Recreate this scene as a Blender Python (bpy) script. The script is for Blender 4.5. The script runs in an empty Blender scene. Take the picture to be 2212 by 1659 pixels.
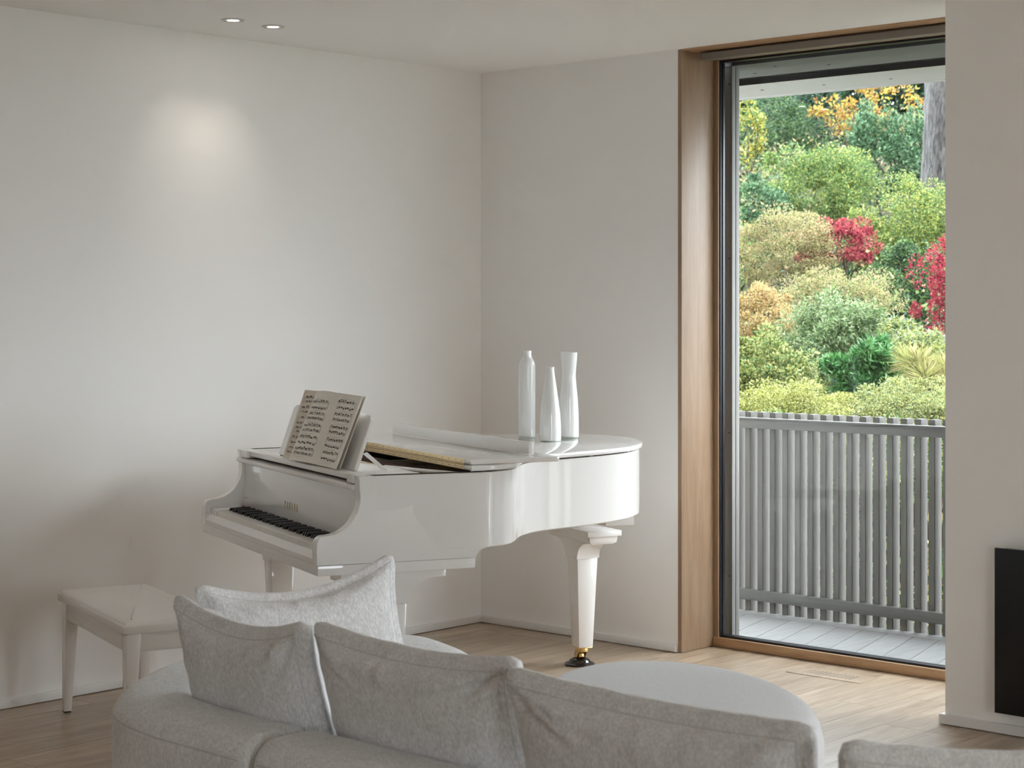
import bpy, bmesh, math, random
import numpy as np
from mathutils import Vector, Matrix, noise
from mathutils.geometry import delaunay_2d_cdt

random.seed(7)
rng = np.random.default_rng(7)
S = bpy.context.scene
COL = S.collection
PI = math.pi

# ------------------------------------------------------------------ camera
CAM = Vector((6.488, -6.885, 1.60))
YAW = math.radians(42.329)
FPX, PX, HY = 3949.0, 1106.0, 675.0
cd = bpy.data.cameras.new('camera')
cam = bpy.data.objects.new('camera', cd)
COL.objects.link(cam)
cam.location = CAM
cam.rotation_euler = (PI / 2, 0, YAW)
cd.sensor_width = 36.0
cd.lens = FPX * 36.0 / 2212.0
cd.shift_y = -(829.5 - HY) / 2212.0
cd.clip_start = 0.05
cd.clip_end = 400
cd.dof.use_dof = True
cd.dof.focus_distance = 8.2
cd.dof.aperture_fstop = 7.0
S.camera = cam

# ------------------------------------------------------------------ world: bright overcast sky
W = bpy.data.worlds.new('overcast_sky')
S.world = W
W.use_nodes = True
bg = W.node_tree.nodes['Background']
bg.inputs['Color'].default_value = (0.86, 0.94, 1.0, 1)
bg.inputs['Strength'].default_value = 2.6

# hazy sun behind thin cloud, from beyond the garden on the right
sl = bpy.data.lights.new('hazy_sun', 'SUN'); sl.energy = 0.85; sl.angle = math.radians(38); sl.color = (1.0, 1.0, 1.0)
sun = bpy.data.objects.new('hazy_sun', sl); COL.objects.link(sun); sun.location = (6, 8, 9)
sun.rotation_euler = (-Vector((.68 * .883, .733 * .883, .469))).to_track_quat('-Z', 'Y').to_euler()

def portal(loc, rot, sx, sy):
    l = bpy.data.lights.new('daylight_portal', 'AREA')
    l.shape = 'RECTANGLE'; l.size = sx; l.size_y = sy
    l.cycles.is_portal = True
    o = bpy.data.objects.new('daylight_portal', l); COL.objects.link(o)
    o.location = loc; o.rotation_euler = rot
# portals sit in the window openings, the right wall's invented for light, and only guide the sampling of the sky
portal((2.95, 0.31, 1.42), (-PI / 2, 0, 0), 3.3, 2.7)
portal((7.0, 0.31, 1.42), (-PI / 2, 0, 0), 3.8, 2.7)
portal((10.05, -6.75, 1.35), (0, PI / 2, 0), 2.5, 1.7)

vs = S.view_settings
vs.view_transform = 'Standard'
vs.look = 'None'
vs.gamma = 1.0
vs.use_curve_mapping = False
vs.exposure = 1.70
S.cycles.use_denoising = True
S.cycles.use_adaptive_sampling = True
S.cycles.adaptive_threshold = 0.08
S.cycles.adaptive_min_samples = 20
S.cycles.use_light_tree = False
S.cycles.max_bounces = 12
S.cycles.diffuse_bounces = 8
S.cycles.glossy_bounces = 4
S.cycles.transparent_max_bounces = 6
S.cycles.caustics_reflective = False
S.cycles.caustics_refractive = False
S.cycles.sample_clamp_indirect = 12.0

# ------------------------------------------------------------------ helpers
def at(u, v, d):
    """point at depth d along the view axis, for laying out the far garden"""
    f = Vector((-math.sin(YAW), math.cos(YAW), 0)); r = Vector((math.cos(YAW), math.sin(YAW), 0))
    return CAM + f * d + r * ((u - PX) / FPX * d) + Vector((0, 0, 1)) * ((HY - v) / FPX * d)

def tag(o, label=None, cat=None, group=None, kind=None):
    if label: o['label'] = label
    if cat: o['category'] = cat
    if group: o['group'] = group
    if kind: o['kind'] = kind
    return o

def empty(name, loc=(0, 0, 0), rz=0, parent=None):
    o = bpy.data.objects.new(name, None); COL.objects.link(o)
    o.location = loc; o.rotation_euler = (0, 0, rz)
    o.empty_display_size = 0.1
    if parent: o.parent = parent
    return o

def link_mesh(name, me, mat=None, parent=None, loc=None, smooth=None):
    if mat is not None and not me.materials: me.materials.append(mat)
    o = bpy.data.objects.new(name, me); COL.objects.link(o)
    if parent: o.parent = parent
    if loc is not None: o.location = loc
    if smooth is not None:
        me.polygons.foreach_set('use_smooth', [True] * len(me.polygons))
        me.set_sharp_from_angle(angle=math.radians(smooth))
    return o

def from_bm(name, bm, mat, parent=None, loc=None, smooth=35):
    bmesh.ops.recalc_face_normals(bm, faces=bm.faces)
    me = bpy.data.meshes.new(name); bm.to_mesh(me); bm.free()
    return link_mesh(name, me, mat, parent, loc, smooth)

def py_mesh(name, v, f, mat, parent=None, loc=None, smooth=35, fix=True):
    me = bpy.data.meshes.new(name); me.from_pydata([tuple(p) for p in v], [], f); me.update()
    if fix:
        bm = bmesh.new(); bm.from_mesh(me); bmesh.ops.recalc_face_normals(bm, faces=bm.faces); bm.to_mesh(me); bm.free()
    return link_mesh(name, me, mat, parent, loc, smooth)

def add_box(bm, a, b):
    vs_ = [bm.verts.new((x, y, z)) for z in (a[2], b[2]) for y in (a[1], b[1]) for x in (a[0], b[0])]
    for q in ((0, 2, 3, 1), (4, 5, 7, 6), (0, 1, 5, 4), (2, 6, 7, 3), (0, 4, 6, 2), (1, 3, 7, 5)):
        bm.faces.new([vs_[i] for i in q])

def box(name, a, b, mat, parent=None, bevel=0.0, seg=2, loc=None):
    bm = bmesh.new(); add_box(bm, a, b)
    if bevel: bmesh.ops.bevel(bm, geom=bm.edges[:], offset=bevel, segments=seg, affect='EDGES', profile=0.5)
    return from_bm(name, bm, mat, parent, loc)

def hexa(name, bot, top, mat, parent=None, bevel=0.0):
    """eight corner solid: four bottom points, four top points"""
    bm = bmesh.new()
    b = [bm.verts.new(p) for p in bot]; t = [bm.verts.new(p) for p in top]
    bm.faces.new(b[::-1]); bm.faces.new(t)
    for i in range(4): bm.faces.new((b[i], b[(i + 1) % 4], t[(i + 1) % 4], t[i]))
    if bevel: bmesh.ops.bevel(bm, geom=bm.edges[:], offset=bevel, segments=2, affect='EDGES', profile=0.5)
    return from_bm(name, bm, mat, parent)

def prism(name, poly, lo, hi, axis, mat, parent=None, bevel=0.0, seg=2, smooth=35):
    """extrude a 2d outline; axis x: poly=(y,z), axis y: poly=(x,z), axis z: poly=(x,y)"""
    def P(a, b, c):
        return {'x': (c, a, b), 'y': (a, c, b), 'z': (a, b, c)}[axis]
    bm = bmesh.new()
    A = [bm.verts.new(P(a, b, lo)) for a, b in poly]; B = [bm.verts.new(P(a, b, hi)) for a, b in poly]
    n = len(poly)
    fa = bm.faces.new(A[::-1]); fb = bm.faces.new(B)
    for i in range(n): bm.faces.new((A[i], A[(i + 1) % n], B[(i + 1) % n], B[i]))
    if bevel:
        es = list(set(fa.edges[:] + fb.edges[:]))
        bmesh.ops.bevel(bm, geom=es, offset=bevel, segments=seg, affect='EDGES', profile=0.5)
    return from_bm(name, bm, mat, parent, smooth=smooth)

def catmull(pts, n=6, closed=False):
    P = [np.array(p, float) for p in pts]; out = []; m = len(P)
    rngi = range(m if closed else m - 1)
    for i in rngi:
        p0 = P[(i - 1) % m] if (closed or i > 0) else 2 * P[0] - P[1]
        p1 = P[i]; p2 = P[(i + 1) % m]
        p3 = P[(i + 2) % m] if (closed or i + 2 < m) else 2 * P[-1] - P[-2]
        for k in range(n):
            t = k / n
            out.append(0.5 * (2 * p1 + (p2 - p0) * t + (2 * p0 - 5 * p1 + 4 * p2 - p3) * t * t + (-p0 + 3 * p1 - 3 * p2 + p3) * t ** 3))
    if not closed: out.append(P[-1])
    return np.array(out)

def offset(poly, d):
    """offset a closed ccw outline outwards by d"""
    P = np.array(poly, float); a = P - np.roll(P, 1, 0); b = np.roll(P, -1, 0) - P
    na = np.stack([a[:, 1], -a[:, 0]], 1); nb = np.stack([b[:, 1], -b[:, 0]], 1)
    na /= np.linalg.norm(na, axis=1)[:, None] + 1e-9; nb /= np.linalg.norm(nb, axis=1)[:, None] + 1e-9
    m = na + nb; L = np.linalg.norm(m, axis=1)[:, None]; m = m / (L + 1e-9)
    c = np.clip((m * na).sum(1), 0.45, 1)[:, None]
    return P + m * d / c

def ccw(poly):
    P = np.array(poly, float); A = 0.5 * np.sum(P[:, 0] * np.roll(P[:, 1], -1) - np.roll(P[:, 0], -1) * P[:, 1])
    return P if A > 0 else P[::-1]

def loft(name, outline, prof, mat, parent=None, ring=False, smooth=35, shrink=None):
    """stack offset copies of an outline: prof = [(offset, z), ...]; ring closes it into a hollow band"""
    P = ccw(outline); n = len(P); V = []; F = []
    for d, z in prof:
        Q = offset(P, d) if d else P
        V += [(q[0], q[1], z) for q in Q]
    k = len(prof)
    if shrink:
        c = P.mean(0)
        for s, z in shrink:
            Q = offset(P, prof[-1][0]); Q = c + (Q - c) * s
            V += [(q[0], q[1], z) for q in Q]; k += 1
    for j in range(k if ring else k - 1):
        a = j * n; b = ((j + 1) % k) * n
        for i in range(n): F.append((a + i, a + (i + 1) % n, b + (i + 1) % n, b + i))
    if not ring:
        for base in (0, (k - 1) * n):
            pts = [Vector((V[base + i][0], V[base + i][1])) for i in range(n)]
            vo, _, fo, vm, _, _ = delaunay_2d_cdt(pts, [], [list(range(n))], 1, 1e-7)
            ids = []
            for j, p in enumerate(vo):
                if vm[j]: ids.append(base + vm[j][0])
                else: ids.append(len(V)); V.append((p[0], p[1], V[base][2]))
            for f in fo: F.append(tuple(ids[q] for q in f))
    return py_mesh(name, V, F, mat, parent, smooth=smooth)

def lathe(name, prof, mat, parent=None, loc=None, n=40, smooth=35):
    V = []; F = []
    for r, z in prof:
        for i in range(n):
            a = 2 * PI * i / n; V.append((r * math.cos(a), r * math.sin(a), z))
    for j in range(len(prof) - 1):
        for i in range(n): F.append((j * n + i, j * n + (i + 1) % n, (j + 1) * n + (i + 1) % n, (j + 1) * n + i))
    F.append(tuple(range(n))[::-1]); F.append(tuple((len(prof) - 1) * n + i for i in range(n)))
    return py_mesh(name, V, F, mat, parent, loc, smooth)

def tube(name, pts, rad, mat, parent=None, n=10, smooth=40):
    pts = [Vector(p) for p in pts]; V = []; F = []
    rads = rad if isinstance(rad, (list, tuple)) else [rad] * len(pts)
    for i, p in enumerate(pts):
        t = (pts[min(i + 1, len(pts) - 1)] - pts[max(i - 1, 0)]).normalized()
        up = Vector((0, 0, 1)) if abs(t.z) < 0.9 else Vector((1, 0, 0))
        s = t.cross(up).normalized(); u = s.cross(t)
        for k in range(n):
            a = 2 * PI * k / n; V.append(p + (s * math.cos(a) + u * math.sin(a)) * rads[i])
    for i in range(len(pts) - 1):
        for k in range(n): F.append((i * n + k, i * n + (k + 1) % n, (i + 1) * n + (k + 1) % n, (i + 1) * n + k))
    F.append(tuple(range(n))[::-1]); F.append(tuple((len(pts) - 1) * n + k for k in range(n)))
    return py_mesh(name, V, F, mat, parent, smooth=smooth)

# ------------------------------------------------------------------ materials
def new_mat(name):
    m = bpy.data.materials.new(name); m.use_nodes = True
    return m, m.node_tree, m.node_tree.nodes['Principled BSDF']

def plain(name, col, rough=0.5, metal=0.0, spec=0.5, coat=0.0, bump=None):
    m, t, p = new_mat(name)
    p.inputs['Base Color'].default_value = (*col, 1); p.inputs['Roughness'].default_value = rough
    p.inputs['Metallic'].default_value = metal; p.inputs['Specular IOR Level'].default_value = spec
    p.inputs['Coat Weight'].default_value = coat; p.inputs['Coat Roughness'].default_value = 0.03
    if bump:
        sc, st = bump
        tc = t.nodes.new('ShaderNodeTexCoord'); nz = t.nodes.new('ShaderNodeTexNoise'); b = t.nodes.new('ShaderNodeBump')
        nz.inputs['Scale'].default_value = sc; nz.inputs['Detail'].default_value = 4
        b.inputs['Strength'].default_value = st; b.inputs['Distance'].default_value = 0.002
        t.links.new(tc.outputs['Object'], nz.inputs['Vector']); t.links.new(nz.outputs['Fac'], b.inputs['Height'])
        t.links.new(b.outputs['Normal'], p.inputs['Normal'])
    return m

def wood(name, c1, c2, axis='y', rough=0.45, scale=1.0, per_object=0.0, spec=0.4):
    """oak: long grain streaks along one axis, tone shifting from board to board"""
    m, t, p = new_mat(name)
    tc = t.nodes.new('ShaderNodeTexCoord'); mp = t.nodes.new('ShaderNodeMapping')
    oi = t.nodes.new('ShaderNodeObjectInfo'); off = t.nodes.new('ShaderNodeVectorMath'); off.operation = 'ADD'
    mul = t.nodes.new('ShaderNodeMath'); mul.operation = 'MULTIPLY'; mul.inputs[1].default_value = 37.0
    cmb = t.nodes.new('ShaderNodeCombineXYZ')
    t.links.new(oi.outputs['Random'], mul.inputs[0])
    for i in range(3): t.links.new(mul.outputs[0], cmb.inputs[i])
    t.links.new(tc.outputs['Object'], off.inputs[0]); t.links.new(cmb.outputs[0], off.inputs[1])
    s = {'x': (1.2, 14, 14), 'y': (14, 1.2, 14), 'z': (14, 14, 1.0)}[axis]
    mp.inputs['Scale'].default_value = [v * scale for v in s]
    t.links.new(off.outputs[0], mp.inputs['Vector'])
    n1 = t.nodes.new('ShaderNodeTexNoise'); n1.inputs['Scale'].default_value = 1.6; n1.inputs['Detail'].default_value = 8; n1.inputs['Roughness'].default_value = 0.65; n1.inputs['Distortion'].default_value = 0.6
    n2 = t.nodes.new('ShaderNodeTexNoise'); n2.inputs['Scale'].default_value = 9; n2.inputs['Detail'].default_value = 3
    t.links.new(mp.outputs[0], n1.inputs['Vector']); t.links.new(mp.outputs[0], n2.inputs['Vector'])
    a = t.nodes.new('ShaderNodeMath'); a.operation = 'MULTIPLY_ADD'; a.inputs[1].default_value = 0.3
    t.links.new(n2.outputs['Fac'], a.inputs[0]); t.links.new(n1.outputs['Fac'], a.inputs[2])
    cr = t.nodes.new('ShaderNodeValToRGB')
    cr.color_ramp.elements[0].position = 0.40; cr.color_ramp.elements[0].color = (*c1, 1)
    cr.color_ramp.elements[1].position = 0.85; cr.color_ramp.elements[1].color = (*c2, 1)
    t.links.new(a.outputs[0], cr.inputs['Fac'])
    hsv = t.nodes.new('ShaderNodeHueSaturation')
    mr = t.nodes.new('ShaderNodeMapRange'); mr.inputs['To Min'].default_value = 1 - per_object; mr.inputs['To Max'].default_value = 1 + per_object
    t.links.new(oi.outputs['Random'], mr.inputs['Value']); t.links.new(mr.outputs[0], hsv.inputs['Value'])
    t.links.new(cr.outputs['Color'], hsv.inputs['Color']); t.links.new(hsv.outputs['Color'], p.inputs['Base Color'])
    b = t.nodes.new('ShaderNodeBump'); b.inputs['Strength'].default_value = 0.06; b.inputs['Distance'].default_value = 0.002
    t.links.new(a.outputs[0], b.inputs['Height']); t.links.new(b.outputs['Normal'], p.inputs['Normal'])
    p.inputs['Roughness'].default_value = rough; p.inputs['Specular IOR Level'].default_value = spec
    return m

def fabric(name, c1, c2, scale=260, strength=0.5, dist=0.004, aniso=(1, 1, 0.45)):
    """nubby boucle-like weave: two noises, colour fleck and relief"""
    m, t, p = new_mat(name)
    tc = t.nodes.new('ShaderNodeTexCoord'); mp = t.nodes.new('ShaderNodeMapping'); mp.inputs['Scale'].default_value = aniso
    t.links.new(tc.outputs['Object'], mp.inputs['Vector'])
    n1 = t.nodes.new('ShaderNodeTexNoise'); n1.inputs['Scale'].default_value = scale; n1.inputs['Detail'].default_value = 3; n1.inputs['Roughness'].default_value = 0.6
    n2 = t.nodes.new('ShaderNodeTexNoise'); n2.inputs['Scale'].default_value = scale * 0.22; n2.inputs['Detail'].default_value = 3
    t.links.new(mp.outputs[0], n1.inputs['Vector']); t.links.new(mp.outputs[0], n2.inputs['Vector'])
    a = t.nodes.new('ShaderNodeMath'); a.operation = 'MULTIPLY_ADD'; a.inputs[1].default_value = 0.28
    t.links.new(n2.outputs['Fac'], a.inputs[0]); t.links.new(n1.outputs['Fac'], a.inputs[2])
    cr = t.nodes.new('ShaderNodeValToRGB')
    cr.color_ramp.elements[0].position = 0.46; cr.color_ramp.elements[0].color = (*c1, 1)
    cr.color_ramp.elements[1].position = 0.82; cr.color_ramp.elements[1].color = (*c2, 1)
    t.links.new(a.outputs[0], cr.inputs['Fac']); t.links.new(cr.outputs['Color'], p.inputs['Base Color'])
    b = t.nodes.new('ShaderNodeBump'); b.inputs['Strength'].default_value = strength; b.inputs['Distance'].default_value = dist
    t.links.new(a.outputs[0], b.inputs['Height']); t.links.new(b.outputs['Normal'], p.inputs['Normal'])
    p.inputs['Roughness'].default_value = 0.95; p.inputs['Specular IOR Level'].default_value = 0.15
    p.inputs['Sheen Weight'].default_value = 0.25; p.inputs['Sheen Roughness'].default_value = 0.5
    return m

def leaf_mat(name, cols, trans=0.35, rough=0.5):
    """each leaf takes its own tone from a ramp; thin leaves let light through"""
    m, t, p = new_mat(name)
    g = t.nodes.new('ShaderNodeNewGeometry'); cr = t.nodes.new('ShaderNodeValToRGB')
    el = cr.color_ramp.elements
    soft = []
    for i, c in enumerate(cols):      # muted autumn tones, the first darkened to stand in for shade between leaves
        y = .3 * c[0] + .59 * c[1] + .11 * c[2]; k = .5 if i == 0 else .92
        soft.append(tuple((q + (y - q) * .07) * k for q in c))
    cols = soft
    while len(el) < len(cols): el.new(0.5)
    for i, c in enumerate(cols):
        el[i].position = i / max(1, len(cols) - 1); el[i].color = (*c, 1)
    t.links.new(g.outputs['Random Per Island'], cr.inputs['Fac'])
    t.links.new(cr.outputs['Color'], p.inputs['Base Color'])
    p.inputs['Roughness'].default_value = rough; p.inputs['Specular IOR Level'].default_value = 0.35
    tr = t.nodes.new('ShaderNodeBsdfTranslucent'); mx = t.nodes.new('ShaderNodeMixShader'); mx.inputs['Fac'].default_value = trans
    t.links.new(cr.outputs['Color'], tr.inputs['Color'])
    t.links.new(p.outputs[0], mx.inputs[1]); t.links.new(tr.outputs[0], mx.inputs[2])
    t.links.new(mx.outputs[0], t.nodes['Material Output'].inputs['Surface'])
    return m

def glass_mat():
    """clear pane: light passes, the surface mirrors by the angle of view"""
    m = bpy.data.materials.new('window_glass'); m.use_nodes = True; t = m.node_tree; t.nodes.clear()
    out = t.nodes.new('ShaderNodeOutputMaterial'); mx = t.nodes.new('ShaderNodeMixShader')
    fr = t.nodes.new('ShaderNodeFresnel'); fr.inputs['IOR'].default_value = 1.5
    tr = t.nodes.new('ShaderNodeBsdfTransparent'); tr.inputs['Color'].default_value = (0.97, 0.985, 0.98, 1)
    gl = t.nodes.new('ShaderNodeBsdfGlossy'); gl.inputs['Roughness'].default_value = 0.0
    t.links.new(fr.outputs[0], mx.inputs['Fac']); t.links.new(tr.outputs[0], mx.inputs[1]); t.links.new(gl.outputs[0], mx.inputs[2])
    t.links.new(mx.outputs[0], out.inputs['Surface'])
    return m

def emit(name, col, s):
    m = bpy.data.materials.new(name); m.use_nodes = True; t = m.node_tree; t.nodes.clear()
    o = t.nodes.new('ShaderNodeOutputMaterial'); e = t.nodes.new('ShaderNodeEmission')
    e.inputs['Color'].default_value = (*col, 1); e.inputs['Strength'].default_value = s
    t.links.new(e.outputs[0], o.inputs['Surface']); return m

M_wall = plain('wall_paint', (0.88, 0.865, 0.85), 0.85, spec=0.2, bump=(220, 0.05))
M_ceil = plain('ceiling_paint', (0.93, 0.915, 0.90), 0.9, spec=0.15)
M_trim = plain('trim_paint', (0.80, 0.795, 0.785), 0.45, spec=0.4)
M_floor = wood('oak_floor', (0.27, 0.182, 0.112), (0.54, 0.43, 0.318), 'y', 0.28, 1.0, 0.09, 0.5)
M_sub = plain('subfloor_dark', (0.10, 0.07, 0.045), 0.9)
M_oak = wood('oak_window_trim', (0.25, 0.158, 0.092), (0.34, 0.234, 0.156), 'z', 0.4, 1.6, 0.03)
M_oakh = wood('oak_window_trim_flat', (0.36, 0.21, 0.11), (0.52, 0.335, 0.195), 'x', 0.4, 1.6, 0.03)
M_black = plain('black_gasket', (0.012, 0.013, 0.018), 0.35)
M_panel = plain('black_panel', (0.006, 0.006, 0.007), 0.35, spec=0.3)
M_shade = plain('taupe_shade', (0.23, 0.205, 0.18), 0.55)
M_glass = glass_mat()
M_lac = plain('white_lacquer', (0.84, 0.83, 0.82), 0.045, spec=0.55, coat=0.35)
M_lac2 = plain('white_satin_lacquer', (0.82, 0.795, 0.77), 0.22, spec=0.5)
M_leather = plain('cream_leather', (0.86, 0.83, 0.80), 0.4, spec=0.4, bump=(300, 0.12))
M_key = plain('white_key', (0.80, 0.775, 0.73), 0.18, spec=0.5)
M_bkey = plain('black_key', (0.008, 0.008, 0.009), 0.28, spec=0.4)
M_brass = plain('brass', (0.72, 0.50, 0.20), 0.22, metal=1.0)
M_brass2 = plain('hinge_brass', (0.74, 0.58, 0.32), 0.33, metal=1.0)
M_gold = plain('iron_plate_gold', (0.62, 0.50, 0.30), 0.4, metal=0.55)
M_felt = plain('red_felt', (0.22, 0.018, 0.012), 0.95, spec=0.1)
M_dark = plain('case_interior_dark', (0.015, 0.012, 0.011), 0.8)
M_soundb = plain('soundboard_brown', (0.10, 0.03, 0.015), 0.45)
M_rubber = plain('clear_buffer', (0.45, 0.44, 0.42), 0.4)
M_steel = plain('steel', (0.55, 0.55, 0.55), 0.3, metal=1.0)
M_gilt = plain('gilt_letters', (0.42, 0.33, 0.18), 0.35, metal=0.6)
M_vase = plain('white_glass', (0.74, 0.745, 0.74), 0.08, spec=0.6, coat=0.5)
M_clear = plain('pale_base_glass', (0.60, 0.65, 0.60), 0.06, spec=0.7)
M_cup = plain('black_lacquer_cup', (0.008, 0.008, 0.010), 0.08, spec=0.6, coat=0.5)
M_sofa = fabric('sofa_boucle', (0.63, 0.63, 0.635), (0.90, 0.905, 0.92), 200, 0.7, 0.004)
M_seam = plain('seam_thread', (0.60, 0.595, 0.59), 0.9, spec=0.1)
M_ott = fabric('ottoman_felt', (0.54, 0.545, 0.56), (0.70, 0.705, 0.72), 420, 0.3, 0.002, (1, 1, 1))
M_paper_shaded = plain('sheet_paper_shaded', (0.80, 0.73, 0.62), 0.8, spec=0.2)  # darker tint paints in the shade behind the lifted page
M_paper = plain('sheet_paper', (0.90, 0.865, 0.80), 0.8, spec=0.2)
M_ink = plain('printed_ink', (0.03, 0.028, 0.028), 0.9, spec=0.1)
M_inkg = plain('printed_stave_ink', (0.33, 0.31, 0.29), 0.9, spec=0.1)
M_deck = wood('deck_board', (0.36, 0.354, 0.348), (0.47, 0.463, 0.456), 'y', 0.6, 1.0, 0.04, 0.3)
M_rail = wood('weathered_rail', (0.135, 0.127, 0.115), (0.21, 0.20, 0.185), 'z', 0.6, 1.3, 0.06, 0.3)
M_railh = wood('weathered_rail_flat', (0.14, 0.137, 0.128), (0.20, 0.195, 0.182), 'x', 0.5, 1.3, 0.04, 0.3)
M_ext = wood('weathered_jamb', (0.27, 0.26, 0.243), (0.38, 0.368, 0.347), 'z', 0.6, 1.3, 0.04, 0.3)
M_soff = plain('grey_soffit', (0.30, 0.31, 0.325), 0.6)
M_soffw = plain('white_soffit', (0.86, 0.855, 0.845), 0.6)
M_dot = plain('dark_fastener_and_slot_shade', (0.03, 0.03, 0.03), 0.6)
M_soil = plain('garden_soil', (0.045, 0.035, 0.022), 0.95, bump=(9, 0.6))
M_lawn = plain('ground_cover', (0.16, 0.165, 0.13), 0.95)
M_stem = plain('shrub_stem', (0.10, 0.075, 0.05), 0.9)
M_stone = plain('garden_stone', (0.16, 0.15, 0.135), 0.9, bump=(30, 0.6))
M_slot = plain('vent_shadow', (0.10, 0.06, 0.03), 0.9)
M_lamp = emit('downlight_glow', (1.0, 0.95, 0.87), 14.0)
M_can = plain('downlight_can', (0.62, 0.60, 0.57), 0.5)

# ------------------------------------------------------------------ room shell
CEIL = 2.838
XL, XR, YB = 0.0, 10.0, -11.0
WX0, WX1 = 1.297, 4.60          # visible window opening
YW = 0.25                       # window plane

floor = tag(box('floor', (XL - .2, YB - .2, -0.12), (XR + .2, 0.30, -0.016), M_sub), kind='structure')
# oak planks run along y
PW = 0.185; GAP = 0.0014
lens_ = [1.62, 2.05, 1.25, 1.85]
pl_mesh = {}
def plank_mesh(w, L):
    k = (round(w, 4), round(L, 4))
    if k not in pl_mesh:
        bm = bmesh.new(); add_box(bm, (GAP / 2, GAP / 2, -0.016), (w - GAP / 2, L - GAP / 2, 0))
        me = bpy.data.meshes.new('plank'); bmesh.ops.recalc_face_normals(bm, faces=bm.faces); bm.to_mesh(me); bm.free(); me.materials.append(M_floor)
        pl_mesh[k] = me
    return pl_mesh[k]
Y0, Y1, X1 = -6.1, 0.29, 38 * PW
for c in range(38):
    y = Y1; k = random.randrange(4); first = random.choice((0.45, 0.95, 1.3, 0.7))
    x = c * PW
    while y > Y0 + 0.01:
        L = first if y == Y1 else lens_[k % 4]; k += 1
        L = min(L, y - Y0)
        o = bpy.data.objects.new('plank', plank_mesh(PW, L)); COL.objects.link(o); o.parent = floor
        o.location = (x, y - L, 0); y -= L
o = box('floor_remainder', (0, YB, -0.016), (XR, Y0, 0), M_floor, floor)
o = box('floor_remainder', (X1, Y0, -0.016), (XR, 0.29, 0), M_floor, floor)

tag(box('ceiling', (XL - .2, YB - .2, CEIL), (XR + .2, 0.0, CEIL + .2), M_ceil), kind='structure')
tag(box('wall_left', (XL - .2, YB - .2, 0), (XL, 0.3, CEIL), M_wall), kind='structure')
tag(box('wall_back', (XL, 0, 0), (WX0 - 0.022, 0.30, CEIL), M_wall), kind='structure')
tag(box('wall_pier', (2.944, -0.49, 0), (4.90, -0.27, CEIL), M_wall), kind='structure')
bm = bmesh.new()
for a, b in (((4.60, 0, 0), (5.1, .30, CEIL)), ((8.9, 0, 0), (XR, .30, CEIL)), ((5.1, 0, 0), (8.9, .30, .06)), ((5.1, 0, 2.79), (8.9, .30, CEIL))): add_box(bm, a, b)
tag(from_bm('wall_back_far', bm, M_wall), kind='structure')
bm = bmesh.new()
for a, b in (((XR, YB - .2, 0), (XR + .2, -7.6, CEIL)), ((XR, -5.9, 0), (XR + .2, .3, CEIL)), ((XR, -7.6, 0), (XR + .2, -5.9, .1)), ((XR, -7.6, 2.6), (XR + .2, -5.9, CEIL))): add_box(bm, a, b)  # unseen opening invented and sized to tune the side light
tag(from_bm('wall_right', bm, M_wall), kind='structure')
tag(box('wall_rear', (XL, YB - .2, 0), (XR, YB, CEIL), M_wall), kind='structure')

BH = 0.039; BT = 0.018
tag(box('baseboard_left', (0, YB, 0.003), (BT, 0, BH), M_trim, bevel=.0015), kind='structure')
tag(box('baseboard_back', (BT, -BT, 0.003), (WX0 - 0.026, 0, BH), M_trim, bevel=.0015), kind='structure')
bm = bmesh.new(); add_box(bm, (2.944 - BT, -0.49 - BT, 0.003), (4.9, -0.49, BH)); add_box(bm, (2.944 - BT, -0.49, 0.003), (2.944, -.27, BH))
tag(from_bm('baseboard_pier', bm, M_trim), kind='structure')

# ------------------------------------------------------------------ window
win = tag(empty('window_1', (0, 0, 0)), kind='structure')
box('jamb_panel', (WX0 - .022, -.003, 0.002), (WX0, YW + .02, CEIL - .001), M_oak, win, .001)
box('head_panel', (WX0, -.003, CEIL - .006), (4.60, YW + .02, CEIL + .02), M_oakh, win)
box('sill', (WX0, YW - .008, 0.002), (4.60, YW + .05, 0.046), M_oakh, win, .0015)
box('wood_stile', (WX0, YW, 0.046), (1.324, YW + .05, CEIL - .006), M_oak, win, .001)
box('wood_head', (1.324, YW, CEIL - .03), (4.60, YW + .05, CEIL - .006), M_oakh, win, .001)
# black glazing frame with a stepped profile
for a, b in (((1.324, YW + .010, .046), (1.331, YW + .04, CEIL - .03)), ((1.331, YW + .022, .052), (1.336, YW + .04, CEIL - .036))):
    box('glazing_stop', a, b, M_black, win, .0015)
for a, b in (((1.335, YW + .012, .046), (4.60, YW + .06, .056)), ((1.335, YW + .012, CEIL - .041), (4.60, YW + .06, CEIL - .03))):
    box('glazing_stop', a, b, M_black, win, .0015)
GL = YW + .075
py_mesh('pane', [(WX0 + .04, GL, .03), (4.60, GL, .03), (4.60, GL, CEIL - .03), (WX0 + .04, GL, CEIL - .03)], [(0, 1, 2, 3)], M_glass, win, smooth=None)
# weathered exterior jamb and head seen through the pane
box('exterior_jamb', (1.20, .335, -.02), (1.345, .362, CEIL), M_ext, win, .001)
box('exterior_jamb_reveal', (1.20, .362, -.02), (1.336, .374, CEIL), M_dot, win)
box('exterior_jamb_board', (1.20, .374, -.02), (1.340, .402, CEIL), M_ext, win, .001)
box('exterior_head', (1.345, .335, CEIL - .052), (4.6, .37, CEIL + .04), M_railh, win, .001)
for z in (2.70, 1.86, 1.02, 0.33):
    lathe('jamb_fastener', [(.0035, 0), (.0035, .002)], M_dot, win, (1.330, .3345, z), 8).rotation_euler = (PI / 2, 0, 0)

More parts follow.
